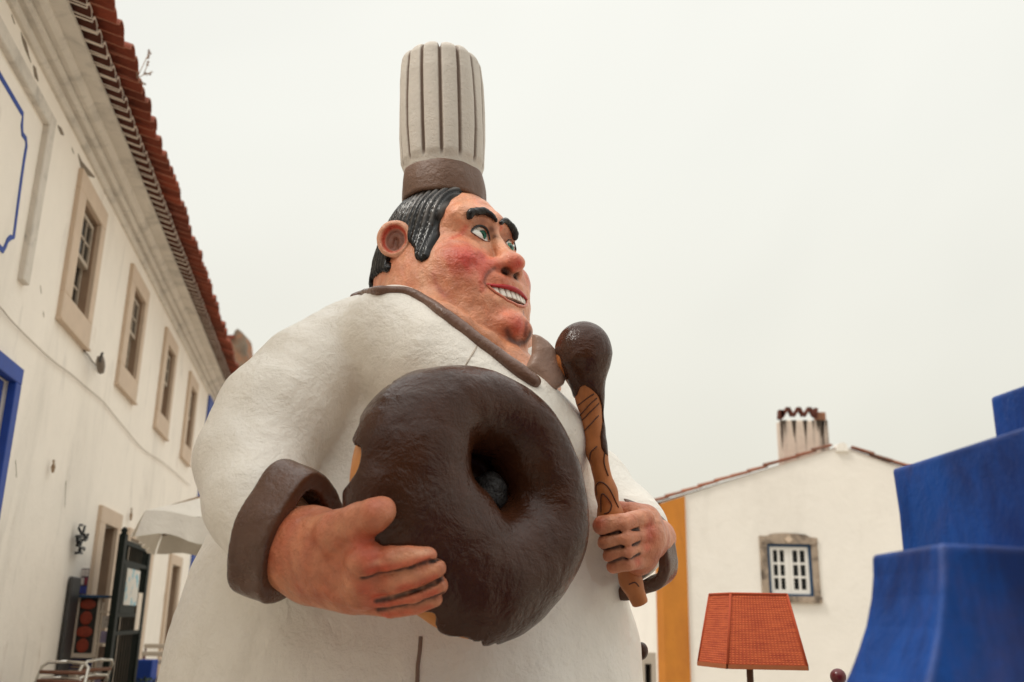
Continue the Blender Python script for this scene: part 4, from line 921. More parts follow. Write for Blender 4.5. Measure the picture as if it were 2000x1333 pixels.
# ---- cuffs (turned-back sleeve ends)
def cuff_prim(c, ax, r0, r1, h0, h1, th, ey=1.0, e1=None):
    """hollow flared ring: radius r0 at h0 to r1 at h1 along the axis; e1 = direction stretched by ey"""
    c = np.asarray(c, float); ax = nrm(ax); e1 = nrm(np.asarray(e1) - ax * (np.asarray(e1) @ ax)); e2 = np.cross(ax, e1)
    def fn(X, Y, Z):
        x, y, z = X - c[0], Y - c[1], Z - c[2]
        h = x * ax[0] + y * ax[1] + z * ax[2]; a = (x * e1[0] + y * e1[1] + z * e1[2]) / ey; b = x * e2[0] + y * e2[1] + z * e2[2]
        rho = np.sqrt(a * a + b * b); ang = np.arctan2(b, a)
        rr = r0 + (r1 - r0) * np.clip((h - h0) / (h1 - h0), 0, 1) + .008 * np.sin(3 * ang + 1) + .005 * np.sin(5 * ang)
        hh = h + .010 * np.sin(2 * ang + .6)
        dx = np.abs(rho - rr) - th + .013; dy = np.abs(hh - (h0 + h1) / 2) - (h1 - h0) / 2 + .013
        return np.sqrt(np.maximum(dx, 0) ** 2 + np.maximum(dy, 0) ** 2) + np.minimum(np.maximum(dx, dy), 0) - .013
    m = max(r0, r1) * max(ey, 1) + th + abs(h1) + abs(h0)
    return fn, c - m, c + m
cc = at(561, 1045, 3.02); cax = nrm(at(630, 1090, 2.95) - at(505, 1035, 3.05))
g = Grid(cc - .42, cc + .42, .0075)
g.add(cuff_prim(cc, cax, .155, .150, -.075, .064, .028, 1.15, (0, 0, 1)))
cuff_near = sdf_obj('cuff', g, cuff_brown, ROOT, rough=.006, rscale=10)
fc = at(1240, 1074, 3.63); fax = nrm(at(1170, 1072, 3.40) - at(1262, 1060, 3.62))
g = Grid(fc - .3, fc + .3, .0075)
g.add(cuff_prim(fc, fax, .125, .148, -.06, .05, .022, 1.10, (0, 0, 1)))
cuff_far = sdf_obj('cuff', g, cuff_brown, ROOT, rough=.003)
# hollow the sleeve mouths
ct.cut(rcone(cc + cax * .09, cc + cax * .3, .14, .14), .01)
ct.cut(rcone(fc + fax * .10, fc + fax * .16, .115, .115), .01)
# neck opening of the coat: the collar plane, within reach of the neck
CA, CB, CC_ = LH(1046, 778, 0), LH(884, 654, .345), LH(748, 566, .22)
cn = np.cross(CB - CA, hs); cn = cn if cn[2] > 0 else -cn; cn = nrm(cn)
def _neckcut(X, Y, Z):
    h = (X - CA[0]) * cn[0] + (Y - CA[1]) * cn[1] + (Z - CA[2]) * cn[2]
    x, y = X - HC[0] + .02, Y - HC[1]; r_ = np.sqrt(x * x + y * y) - .46
    return np.maximum(-h, r_) + 0 * Z
ct.cut((_neckcut, HC - np.array([.5, .5, .9]), HC + np.array([.5, .5, .4])), .02)
coat = sdf_obj('coat', ct, white_coat, ROOT, coat_paint, rough=.006, rscale=7)

# ---- head
hd = Grid(HC - np.array([.52, .52, .75]), HC + np.array([.55, .5, .42]), .0055)
def he(a, b, c, r1, r2, r3, k, ax=HAX): hd.add(ell(H(a, b, c), (r1, r2, r3), ax), k)
def hc(p, q, r1, r2, k):
    hd.add(rcone(H(*p), H(*q), r1, r2), k)
    if p[1] or q[1]: hd.add(rcone(H(p[0], -p[1], p[2]), H(q[0], -q[1], q[2]), r1, r2), k)
he(-.06, 0, .02, .265, .22, .25, 0)
he(-.10, 0, -.12, .27, .24, .22, .08)
he(.01, 0, -.24, .28, .285, .23, .10)          # cheeks and jowls
hd.add(rcone(H(-.03, 0, -.38), H(.0, 0, -.62), .29, .33), .10); hd.add(rcone(H(.08, 0, -.48), H(.10, 0, -.70), .22, .27), .06)   # thick neck
he(.15, .13, -.15, .10, .10, .095, .06); he(.15, -.13, -.15, .10, .10, .095, .06)     # cheek balls
he(.18, 0, -.30, .15, .16, .10, .06)
he(.0, 0, -.45, .30, .345, .20, .08)
he(.055, 0, -.60, .385, .40, .17, .05)
he(.300, 0, -.390, .078, .085, .068, .04)        # chin
hc((.17, .03, .07), (.15, .13, .065), .045, .045, .05)      # brow ridge
for s_ in (1, -1): hd.cut(ell(H(.252, .080 * s_, .000), (.052, .060, .044), HAX), .022)   # eye sockets
hc((.205, 0, .05), (.232, 0, -.03), .018, .018, .02); hc((.232, 0, -.03), (.278, 0, -.10), .018, .032, .02)        # nose bridge
he(.300, 0, -.128, .055, .050, .045, .03)                   # nose ball
he(.262, .055, -.142, .042, .028, .032, .018); he(.262, -.055, -.142, .042, .028, .032, .018)
for s_ in (1, -1): hd.cut(ell(H(.304, .030 * s_, -.172), (.024, .017, .018), HAX), .006)   # nostrils
hc((.235, .075, -.165), (.225, .135, -.235), .035, .030, .04)   # smile fold
he(.258, 0, -.208, .058, .100, .042, .018)                     # muzzle
he(.250, 0, -.300, .055, .09, .04, .04)
hd.cut(rcone(H(.385, 0, -.35), H(.375, 0, -.43), .008, .008), .03)   # cleft
for s_ in (1, -1):
    hd.cut(rcone(H(.262, .046 * s_, .035), H(.240, .052 * s_, -.02), .004, .006), .02)
EYC = lambda s_: H(.170, .080 * s_, -.012)
def eax(s_): return (nrm(hf + hs * .30 * s_), nrm(np.cross(hu, nrm(hf + hs * .30 * s_))), hu)
for s_ in (1, -1): hd.add(ell(EYC(s_), (.046, .050, .036), eax(s_)), .010)
hd.add(ell(H(.188, -.086, -.016), (.044, .050, .036), eax(-1)), .012)
def eh(px, py): return loc(hd.hit(px, py))
EU = [eh(x, y) for x, y in ((920, 453), (926, 446), (937, 442), (948, 446), (954, 456), (957, 470))]
EL = [eh(x, y) for x, y in ((920, 453), (930, 460), (941, 467), (950, 472), (957, 472))]
EPOLY = [(p[1], p[2]) for p in EU] + [(p[1], p[2]) for p in EL[-2:0:-1]]
IRN = hd.hit(946, 457); IRF = hd.hit(1001, 481)
EUF = [eh(x, y) for x, y in ((990, 473), (994, 469), (999, 469), (1004, 474), (1007, 482), (1008, 490))]
ELF = [eh(x, y) for x, y in ((990, 473), (994, 480), (999, 486), (1004, 490), (1008, 490))]
print('EYES', EU, EUF)
EPF = [(p[1], p[2]) for p in EUF] + [(p[1], p[2]) for p in ELF[-2:0:-1]]
FPRE = hd.F.copy()
# folds of skin where the neck meets the collar
nf = [ct.hit(x, y, -.020) for x, y in ((840, 584), (872, 606), (905, 628), (950, 660), (1000, 694), (1022, 712))]
for mir in (1,):
    q_ = [H(*(loc(p) * np.array([1, mir, 1]))) for p in nf]
    for a_, b_ in zip(q_[:-1], q_[1:]): hd.add(rcone(a_, b_, .034, .034), .05)
hX, hY, hZ = hd.P()
def gl(v): return (hX - HC[0]) * v[0] + (hY - HC[1]) * v[1] + (hZ - HC[2]) * v[2]
LF, LR, LU = gl(hf), gl(hs), np.broadcast_to(hZ - HC[2], hd.F.shape).astype(np.float32)
F0 = hd.F.copy()
# mouth: opening polygon in (lateral, up), symmetric
mu = [(-.112, -.240), (-.075, -.237), (-.03, -.233), (.03, -.233), (.075, -.237), (.112, -.240), (.088, -.266), (.048, -.292), (0, -.301), (-.048, -.292), (-.088, -.266)]
ep = np.where(LR > 0, polysdf(LR, LU, EPOLY), polysdf(LR, LU, EPF)).astype(np.float32)
F0 = np.where((LF > .1) & (ep < .03), smax(F0, np.minimum(-ep, F0 + .013), .002), F0).astype(np.float32)
mp = polysdf(LR, LU, mu).astype(np.float32); front = LF > .1
mp = np.where(front, mp, .3)
hd.F = np.maximum(F0, np.minimum(-mp, F0 + .032)).astype(np.float32)
# paint
K = {}
def keyp(n, px, py): K[n] = hd.hit(px, py)
for n_, x_, y_ in (('cheek', 914, 496), ('nose', 1005, 518), ('chin', 1014, 636), ('chinlow', 1010, 662), ('fold', 945, 552), ('jaw', 870, 600), ('temple', 878, 440), ('neckf', 846, 535), ('muzz', 985, 548)): keyp(n_, x_, y_)
CHF = H(*(loc(K['cheek']) * np.array([1, -1, 1])))
def blob(V, p, r, s=1.0): return s * np.exp(-(((V - p) ** 2).sum(1)) / (r * r))[:, None]
def mixc(c, t, w_): w_ = np.clip(w_, 0, 1); return c * (1 - w_) + t * w_
def seg_d(V, a, b):
    d = b - a; t = np.clip(((V - a) @ d) / (d @ d), 0, 1)[:, None]; return np.sqrt(((V - a - t * d) ** 2).sum(1))
def line_w(V, pts, r):
    dm = np.full(len(V), 9.)
    for a, b in zip(pts[:-1], pts[1:]): dm = np.minimum(dm, seg_d(V, a, b))
    return np.exp(-(dm / r) ** 2)[:, None]
PAINT = [(926, 436, .018, (176, 110, 78), .7), (944, 434, .020, (150, 86, 60), .8), (960, 448, .016, (112, 64, 46), .9), (966, 462, .013, (96, 56, 42), .85), (997, 458, .018, (140, 78, 54), .85), (1006, 466, .016, (150, 84, 60), .8),
         (979, 446, .014, (226, 92, 54), .8), (938, 512, .055, (204, 70, 52), .55), (890, 485, .05, (206, 84, 62), .55), (974, 522, .018, (196, 78, 56), .7), (1016, 514, .020, (200, 60, 44), .75), (1002, 538, .016, (150, 88, 66), .7),
         (940, 590, .05, (178, 100, 68), .45), (900, 570, .06, (184, 112, 76), .45), (970, 628, .05, (190, 104, 72), .5), (905, 420, .06, (240, 176, 140), .5), (960, 415, .04, (240, 180, 146), .5), (990, 610, .03, (226, 120, 92), .5)]
PH = {(p[0], p[1]): hd.hit(p[0], p[1]) for p in PAINT}
CREASE = [hd.hit(x, y) for x, y in ((966, 524), (956, 530), (948, 540), (945, 550), (949, 557))]
CREASE2 = [hd.hit(x, y) for x, y in ((960, 515), (946, 528), (938, 548), (942, 566))]
CREASE3 = [hd.hit(x, y) for x, y in ((910, 444), (900, 458), (882, 466))]
def head_paint(V):
    c = np.tile(srgb(234, 172, 134), (len(V), 1)); q = loc(V)
    n_ = (vnoise(V, 9) * .5 + vnoise(V, 21, 1) * .3 + vnoise(V @ np.array([[1, .3, 0], [-.3, 1, 0], [.4, 0, .35]]), 48, 2) * .35)[:, None]
    c = mixc(c, srgb(206, 108, 74), .34 + n_ * .55)
    c = mixc(c, srgb(204, 132, 90), np.clip((-.28 - q[:, 2:3]) * 5, 0, .75))
    for p in (K['cheek'], CHF): c = mixc(c, srgb(196, 62, 48), blob(V, p, .085, 1.05) * (.8 + n_ * .7))
    c = mixc(c, srgb(206, 78, 60), blob(V, K['nose'], .045, .75)); c = mixc(c, srgb(208, 76, 60), blob(V, K['chin'], .055, .85))
    c = mixc(c, srgb(72, 38, 30), line_w(V, [hd.hit(x, y) for x, y in ((990, 646), (997, 662), (1011, 672), (1025, 668), (1034, 652))], .015) * .9)
    c = mixc(c, srgb(214, 96, 72), blob(V, K['muzz'], .035, .4))
    for s_ in (1, -1):
        c = mixc(c, srgb(150, 92, 66), blob(V, H(.215, .085 * s_, .030), .030, .6)); c = mixc(c, srgb(84, 48, 36), blob(V, H(.225, .047 * s_, .008), .020, .95))
        c = mixc(c, srgb(40, 18, 14), blob(V, H(.298, .030 * s_, -.170), .0165, 1.7))
        c = mixc(c, srgb(120, 62, 48), line_w(V, [H(.266, .084 * s_, -.150), H(.260, .110 * s_, -.180), H(.258, .122 * s_, -.225)], .010) * .5)
        c = mixc(c, srgb(160, 70, 50), line_w(V, [H(.28, .10 * s_, -.24), H(.29, .08 * s_, -.30)], .012) * .5)
        c = mixc(c, srgb(150, 70, 52), line_w(V, [H(.27, .040 * s_, .03), H(.27, .042 * s_, -.04)], .014) * .6)
    for (x_, y_, r_, cl_, w_) in PAINT: c = mixc(c, srgb(*cl_), blob(V, PH[(x_, y_)], r_, w_))
    c = mixc(c, srgb(74, 46, 38), line_w(V, CREASE, .0075) * .75); c = mixc(c, srgb(200, 74, 52), line_w(V, CREASE2, .013) * .6)
    c = mixc(c, srgb(214, 76, 50), line_w(V, CREASE3, .012) * .6)
    c = mixc(c, srgb(176, 84, 64), line_w(V, [K['neckf'], hd.hit(852, 556), hd.hit(868, 578)], .012) * .6)
    c = mixc(c, srgb(120, 60, 48), line_w(V, [hd.hit(1024, 610), hd.hit(1027, 634), hd.hit(1024, 655)], .007) * .8)
    m_ = polysdf(q[:, 1], q[:, 2], mu); inside = (m_ < .0) & (q[:, 0] > .1)
    c[inside] = srgb(60, 22, 20)
    return c
head = sdf_obj('head', hd, skin, ROOT, head_paint, rough=.0045, rscale=15)
tag(head, 'ruddy grinning painted head turned to the right')
def grid_from(Farr):
    g2 = Grid.__new__(Grid); g2.lo, g2.h, g2.n, g2.ax, g2.F = hd.lo, hd.h, hd.n, hd.ax, Farr.astype(np.float32); return g2
# lips and teeth (finer local grid)
def subgrid(lo, hi, h):
    g2 = Grid(lo, hi, h); X, Y, Z = g2.P(); P_ = np.stack(np.broadcast_arrays(X, Y, Z), -1).reshape(-1, 3)
    gg = grid_from(F0); f = gg.sample(P_); q = P_ - HC
    return g2, f.reshape(g2.F.shape), (q @ hf).reshape(g2.F.shape), (q @ hs).reshape(g2.F.shape), q[:, 2].reshape(g2.F.shape)
mc = H(.27, 0, -.25)
g2, f, a_, b_, c_ = subgrid(mc - np.array([.16, .16, .075]), mc + np.array([.13, .13, .075]), .0030)
m_ = polysdf(b_, c_, mu)
groove = .006 * np.exp(-((np.abs(((b_ / .026) % 1) - .5)) / .10) ** 2)
g2.F = smax(smax(m_ - .001, f + .003 + groove, .006), -(f + .04), .002).astype(np.float32); g2.F = np.maximum(g2.F, .1 - a_).astype(np.float32)
g2.F = np.maximum(g2.F, -.276 + .0 - c_).astype(np.float32)
teeth = sdf_obj('teeth', g2, mat('teeth_paint', paint=True, rough=.35, var=.08, vscale=30), head, lambda V: mixc(np.tile(srgb(236, 226, 212), (len(V), 1)), srgb(120, 92, 80), np.exp(-((np.abs(((loc(V)[:, 1] / .026) % 1) - .5)) / .09) ** 2)[:, None] * .9))
g3 = Grid.__new__(Grid); g3.lo, g3.h, g3.n, g3.ax = g2.lo, g2.h, g2.n, g2.ax
tap = (.0066 + .0036 * (c_ > -.268 + .25 * np.abs(b_))) * (1 - .45 * np.clip(np.abs(b_) / .115, 0, 1))
g3.F = np.maximum(np.sqrt(m_ ** 2 + (f - .000) ** 2) - tap, .1 - a_).astype(np.float32)
lips = sdf_obj('lips', g3, mat('lip_paint', paint=True, rough=.35, var=.1, vscale=30), head,
               lambda V: np.where((loc(V)[:, 2] > -.268 + .25 * np.abs(loc(V)[:, 1]))[:, None], srgb(176, 14, 24), srgb(206, 120, 96)))
# eyes: painted balls set just behind the lids
def eye(s_):
    E0 = EU if s_ > 0 else EUF; c0 = H(E0[2][0], E0[2][1], E0[2][2] - .01); g_ = Grid(c0 - .075, c0 + .075, .0024); X, Y, Z = g_.P()
    P_ = np.stack(np.broadcast_arrays(X, Y, Z), -1).reshape(-1, 3); f_ = grid_from(FPRE).sample(P_); q = P_ - HC
    pl = polysdf(q @ hs, q[:, 2], EPOLY if s_ > 0 else EPF); v = np.maximum(np.maximum(smax(pl - .006, f_ + .0055, .004), -(f_ + .03)), .1 - q @ hf)
    g_.F = v.reshape(g_.F.shape).astype(np.float32); I_ = IRN if s_ > 0 else IRF
    def ep_(V):
        G_ = grid_from(FPRE).grad(I_); d = np.linalg.norm(np.cross(V - I_, G_), axis=1)
        c = np.tile(srgb(242, 240, 232), (len(V), 1)); c[d < .0185] = srgb(14, 46, 38); c[d < .0162] = srgb(44, 124, 98); c[d < .0082] = srgb(5, 7, 7)
        return c
    return sdf_obj('eye', g_, mat('eye_paint', paint=True, rough=.25, spec=.4), head, ep_)
for s_ in (1, -1): eye(s_)
def tube_grid(chains, h, pad=.03):
    pts = np.array([p for ch in chains for p, r_ in ch]); g_ = Grid(pts.min(0) - pad, pts.max(0) + pad, h)
    for ch in chains:
        for (a, ra), (b, rb) in zip(ch[:-1], ch[1:]): g_.add(rcone(a, b, ra, rb), .004)
    return g_
lash = mat('lash_paint', srgb(22, 14, 12), rough=.4)
for s_ in (1, -1):
    A = arc3([H(p[0], p[1], p[2] + .001) for p in (EU if s_ > 0 else EUF)], 4); B = arc3([H(p[0], p[1], p[2] - .001) for p in (EL if s_ > 0 else ELF)], 4)
    A = [p for p in A]; n_ = len(A)
    sdf_obj('lash_line', tube_grid([[(p, .0020 + (.0024 if s_ > 0 else .0004) * math.sin(math.pi * min(1, (i + 1) / n_))) for i, p in enumerate(A)]], .0018, .012), lash, head)
    if s_ > 0: sdf_obj('lower_lid_line', tube_grid([[(p, .0016) for p in B]], .0016, .012), mat('lid_line_paint', srgb(110, 60, 46), rough=.45), head)
# eyebrows
bc = [hd.hit(x, y, .006) for x, y in ((914, 425), (922, 416), (943, 415), (958, 422), (967, 433))]
for s_ in (1, -1):
    pts = arc3([H(*(loc(p) * np.array([1, s_, 1]))) for p in bc], 6); n_ = len(pts)
    rad = [float(np.interp(i / (n_ - 1), [0, .15, .5, 1], [.0105, .0150, .0140, .0065])) for i in range(n_)]
    sdf_obj('eyebrow', tube_grid([list(zip(pts, rad))], .0035), hairm, head, lambda V: np.tile(srgb(34, 30, 30), (len(V), 1)), rough=.0025, rscale=60)
# hair
hp = [(899, 379), (878, 397), (867, 412), (861, 430), (857, 457), (851, 478), (842, 500), (828, 512), (816, 507), (809, 485), (800, 468), (784, 470), (764, 506), (764, 524), (760, 533), (750, 530), (731, 547), (722, 559)]
hpl = [tuple(loc(hd.hit(x, y))[[0, 2]]) for x, y in hp]
hpl = hpl + [(-.7, hpl[-1][1] - .02), (-.7, .6), (hpl[0][0] + .03, .6)]
hpd = polysdf(LF, LU, hpl) + np.maximum(0, -LR - .03) * 1.2 * (LF > -.05)
s_ = LF * 1.0 - .35 * (LU - .05) ** 2 + .12 * np.abs(LR)
hgrid = grid_from(smax(F0 - .019, hpd + .003 * np.sin(LU * 60), .024))
def strand(V):
    q = loc(V); s = q[:, 0] * 1.0 - .55 * (q[:, 2] - .05) ** 2 + .10 * np.abs(q[:, 1]) + .010 * vnoise(V * np.array([1, 1, .4]), 9)
    w_ = s / .026; a = np.abs((w_ % 1) - .5) * 2; b = np.abs(((w_ * 2.3) % 1) - .5) * 2
    return a, b
def hair_disp(V):
    a, b = strand(V); return -.0085 * a ** 2.5 - .0025 * b ** 2 + .003
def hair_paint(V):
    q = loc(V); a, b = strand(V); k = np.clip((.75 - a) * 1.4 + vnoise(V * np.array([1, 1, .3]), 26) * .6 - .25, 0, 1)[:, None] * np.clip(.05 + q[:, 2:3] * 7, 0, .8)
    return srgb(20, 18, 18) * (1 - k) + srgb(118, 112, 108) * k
for sg_ in (1, -1):
    e0 = loc(hd.hit(776, 474)); ec = H(e0[0] + .01, (e0[1] + .018) * sg_, e0[2]); o_ = nrm(hs * sg_ * .86 + hf * .50 - hu * .05); f_ = nrm(np.cross(hu, o_)); u_ = nrm(np.cross(o_, f_))
    hgrid.cut(ell(ec, (.075, .058, .062), (o_, f_, u_)), .006)
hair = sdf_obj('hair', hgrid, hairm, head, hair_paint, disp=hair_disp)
# ears
for s_ in (1, -1):
    e0 = loc(hd.hit(776, 474)); ec = H(e0[0] + .01, (e0[1] + .018) * s_, e0[2])
    o_ = nrm(hs * s_ * .86 + hf * .50 - hu * .05); f_ = nrm(np.cross(hu, o_)); u_ = nrm(np.cross(o_, f_))
    g_ = Grid(ec - .13, ec + .13, .0042)
    g_.add(ell(ec - o_ * .02, (.040, .066, .072), (o_, f_, u_)))
    n_ = 26; ring = [ec + o_ * .010 + f_ * .056 * math.cos(t) * (1 + .05 * math.sin(t)) + u_ * (.060 * math.sin(t) - .0) for t in np.linspace(0, 2 * math.pi, n_)]
    for i in range(n_ - 1): rw = .0125 + .004 * math.sin(2 * math.pi * i / n_ - .3); g_.add(rcone(ring[i], ring[i + 1], rw, rw), .010)
    g_.add(ell(ec + f_ * .030 * s_ - u_ * .054, (.018, .026, .022), (o_, f_, u_)), .03)
    g_.cut(ell(ec + o_ * .020, (.030, .047, .053), (o_, f_, u_)), .012)
    ear_c = ec + o_ * .0
    def ear_paint(V, ear_c=ear_c, f_=f_, u_=u_):
        q = V - ear_c; d = np.sqrt(((q @ f_) / .046) ** 2 + ((q @ u_) / .052) ** 2)
        c = np.tile(srgb(228, 166, 134), (len(V), 1)); c = mixc(c, srgb(206, 74, 56), np.exp(-((d - .98) / .14) ** 2)[:, None] * .9)
        return mixc(c, srgb(150, 104, 88), np.clip((.92 - d) * 6, 0, 1)[:, None])
    rg = [ec - o_ * .006 + f_ * (.022 * math.cos(t)) + u_ * (.030 * math.sin(t) - .004) for t in np.linspace(-.6, 3.6, 16)]
    for i in range(15): g_.add(rcone(rg[i], rg[i + 1], .007, .007), .012)
    sdf_obj('ear', g_, skin, head, ear_paint, rough=.0015, rscale=30)
# ---- pleated hat
hb = at(867, 392, 3.62); hz0 = hb[2] - .02
def z_at(py, Y=3.62): return at(867, py, Y)[2]
ZB, Z1, ZT = hz0, z_at(352) + .012, z_at(138)
lean = (at(863, 98, 3.62)[0] - hb[0]) / (ZT - hb[2])
nA, nP = 280, 14
V, Fc, colr = [], [], []
def hat_r(z):
    t = (z - Z1) / (ZT - Z1); k = depth((hb[0], 3.62, z)) / F
    pts = [(-.2, 79), (0, 77), (.1, 80.5), (.35, 83), (.6, 82.5), (.85, 80.5), (1, 77)]
    for (a, ra), (b, rb) in zip(pts[:-1], pts[1:]):
        if t <= b: return (ra + (rb - ra) * (t - a) / (b - a)) * k
    return 77 * k
rows = []
for i in range(70): z = Z1 + (ZT - Z1) * i / 69; rows.append((z, hat_r(z), 1.0, 0))
for i in range(1, 15): th = math.pi / 2 * i / 14; rows.append((ZT, hat_r(ZT), math.cos(th), math.sin(th)))
for ri, (z, r0_, cs, sn) in enumerate(rows):
    for j in range(nA):
        a = 2 * math.pi * j / nA; lob = (a - .255) * nP / (2 * math.pi); fx = abs((lob % 1) - .5) * 2      # 1 at groove
        edge = max(0, (fx - .80) / .20); gr = edge ** .7
        wv = .0025 * math.sin(7 * a + z * 9)
        bul = .006 * math.sqrt(max(0, 1 - fx * fx))
        fade = min(1, max(0, (z - Z1 - .02) / .03))
        if cs == 1.0: rr = r0_ - .004 + bul * fade - .012 * gr * fade + wv; zz = z
        else:
            rr = r0_ * (1 - .42 * sn * sn) * (cs * .35 + .65 if cs > .02 else .65) - .012 * gr + bul; rr = (r0_ - .055) + .055 * cs - .004 + (bul - .012 * gr) * (cs * .8 + .2) + wv
            zz = z + (.040 + .018 * math.sqrt(max(0, 1 - fx * fx))) * sn - .012 * gr * sn
        V.append((hb[0] + lean * (zz - hb[2]) + rr * math.cos(a), 3.62 + rr * math.sin(a), zz))
        g_ = min(1, gr * 2.2) * (fade if cs == 1 else 1)
        colr.append(srgb(200, 191, 180) * (1 - g_) + srgb(122, 102, 88) * g_)
nr_ = len(rows)
for i in range(nr_ - 1):
    for j in range(nA): Fc.append((i * nA + j, i * nA + (j + 1) % nA, (i + 1) * nA + (j + 1) % nA, (i + 1) * nA + j))
V.append((hb[0] + lean * (ZT - hb[2]), 3.62, ZT + .035)); colr.append(srgb(200, 191, 180)); last = (nr_ - 1) * nA
for j in range(nA): Fc.append((last + j, last + (j + 1) % nA, len(V) - 1))
hat = mesh_obj('chef_hat', V, Fc, hatm, ROOT, smooth=True); set_col(hat, np.array(colr))
tag(hat, 'tall pleated grey white hat with brown pleat lines')
bv, bf = [], []
prof = []
rB = 82 * depth((hb[0], 3.62, ZB)) / F; r1_ = 76.5 * depth((hb[0], 3.62, Z1)) / F
for t in np.linspace(0, 1, 14): prof.append((ZB + (Z1 + .004 - ZB) * t, rB + (r1_ - rB) * t ** .8 + .006 * math.sin(math.pi * t)))
prof = [(ZB + .03, rB - .03), (ZB - .004, rB - .018), (ZB - .006, rB - .006)] + prof + [(Z1 + .008, r1_ - .006), (Z1 + .006, r1_ - .03)]
nb = 96
for z, r_ in prof:
    for j in range(nb):
        a = 2 * math.pi * j / nb; q = r_ + .002 * math.sin(5 * a + 20 * z) + .0015 * math.sin(11 * a)
        bv.append((hb[0] + lean * (z - hb[2]) + q * math.cos(a), 3.62 + q * math.sin(a), z))
for i in range(len(prof) - 1):
    for j in range(nb): bf.append((i * nb + j, i * nb + (j + 1) % nb, (i + 1) * nb + (j + 1) % nb, (i + 1) * nb + j))
mesh_obj('hat_band', bv, bf, hat_brown, hat, smooth=True)
# ---- ring doughnut
dc = at(915, 978, 2.95); dn_ = nrm((.58, -.80, .10)); da = nrm(np.cross((0, 0, 1), dn_)); db = np.cross(dn_, da)
def torus_fn(off, Rm=.257, rm=.140, fl=1.0):
    def fn(X, Y, Z):
        x, y, z = X - dc[0], Y - dc[1], Z - dc[2]
        a = x * da[0] + y * da[1] + z * da[2]; b = x * db[0] + y * db[1] + z * db[2]; c = x * dn_[0] + y * dn_[1] + z * dn_[2]
        r0_ = np.sqrt(a * a + b * b); w_ = np.clip(1 - r0_ / .42, 0, 1) ** .8; a = a - .085 * w_; b = b - .09 * w_
        rho = np.sqrt(a * a + b * b) ; ang = np.arctan2(b, a)
        rho = rho + .008 * np.sin(2 * ang + .5) + .004 * np.sin(5 * ang)
        return np.sqrt((rho - Rm) ** 2 + (c / fl) ** 2) * .95 - rm - off, ang, rho, c
    return fn
g = Grid(dc - .52, dc + .52, .009); X, Y, Z = g.P(); f, ang, rho, c = torus_fn(0)(X, Y, Z)
g.F = f.astype(np.float32); DN = g
donut = sdf_obj('doughnut', g, dough, ROOT, rough=.003)
tag(donut, 'large ring doughnut held against the coat')
g2 = Grid(dc - .52, dc + .52, .0065); X, Y, Z = g2.P(); f, ang, rho, c = torus_fn(.015)(X, Y, Z)
edge = -.080 + .034 * np.sin(ang * 5 + .9) + .028 * np.sin(ang * 9 + 2.2) + .020 * np.sin(ang * 17)
def gapang(px, py):
    p = at(px, py, 2.96) - dc; return math.atan2(p @ db, p @ da)
for (gx, gy, wd, am) in ((668, 960, .16, .135), (820, 1238, .26, .165), (735, 800, .05, .10), (925, 1250, .12, .07)):
    dd = np.angle(np.exp(1j * (ang - gapang(gx, gy)))); edge = edge + am / (1 + (np.abs(dd) / wd) ** 6)
ic = smax(f, edge - c, .012); ic = smax(ic, -(f + .03), .004)
# the icing runs down into the hole and closes it
plug = smax(rho - .13, np.abs(c + .105) - .02, .01)
ic = smin(np.where(rho < .2, f, ic), plug, .03); ic = smax(ic, np.where(rho < .2, -1, -1), .001)
g2.F = ic.astype(np.float32); IC = g2
def icp(V): return None
icing = sdf_obj('icing', g2, choc, donut, rough=.006, rscale=7)
tag(icing, 'glossy dark chocolate icing with ragged drips')
rp = at(955, 968, 3.02); g = Grid(rp - .12, rp + .12, .006); g.add(ell(rp, (.058, .06, .075)))
sdf_obj('dark_lump', g, mat('dark_lump_paint', srgb(34, 30, 28), rough=.45, bump=((30, .9, .02, I3),), var=.3, vscale=20), donut, rough=.006, rscale=22)

# ---- near hand spread over the doughnut
def fing(pts, k=.012):
    out = []
    for (px, py, Yv, r_) in pts:
        if Yv is None:
            h = IC.hit(px, py); Yv = h[1] - .55 * r_ / ppm(h)
        out.append(PR(px, py, Yv, r_))
    return out
def chain(g, pts, k):
    for (a, ra), (b, rb) in zip(pts[:-1], pts[1:]): g.add(rcone(a, b, ra, rb), k)
hgc = at(700, 1090, 2.8); nh = Grid(hgc - np.array([.42, .36, .30]), hgc + np.array([.42, .36, .30]), .0055)
chain(nh, fing([(550, 1070, 3.03, 80), (606, 1076, 2.95, 79), (655, 1092, 2.86, 72), (692, 1120, 2.82, 62)]), .05)
chain(nh, fing([(610, 1120, 2.95, 58), (690, 1150, 2.83, 46)]), .05)
chain(nh, fing([(622, 1056, 2.93, 46), (676, 1068, 2.86, 44), (722, 1092, None, 34)]), .05)
th_ = fing([(615, 1060, 2.92, 50), (662, 1044, 2.76, 45), (704, 1020, 2.68, 36), (732, 1006, None, 31), (747, 999, None, 27)]); chain(nh, th_, .025)
fi = [fing([(705, 1100, None, 33), (762, 1092, None, 28), (800, 1091, None, 26), (833, 1089, None, 23)]),
      fing([(700, 1134, None, 30), (768, 1136, None, 27), (812, 1126, None, 25), (850, 1112, None, 23)]),
      fing([(700, 1160, None, 27), (768, 1168, None, 22), (815, 1160, None, 21), (857, 1144, None, 20)]),
      fing([(690, 1176, 2.83, 24), (762, 1191, None, 17), (815, 1186, None, 16), (851, 1172, None, 15)])]
for f_ in fi: chain(nh, [(p, r_ * .94) for p, r_ in f_], .004)
for x, y, r_ in ((712, 1096, 33), (706, 1130, 32), (702, 1158, 28)): nh.add(ell(*[(lambda q: (q[0], (q[1],) * 3))(PR(x, y, IC.hit(x, y)[1] - .03, r_))][0]), .03)
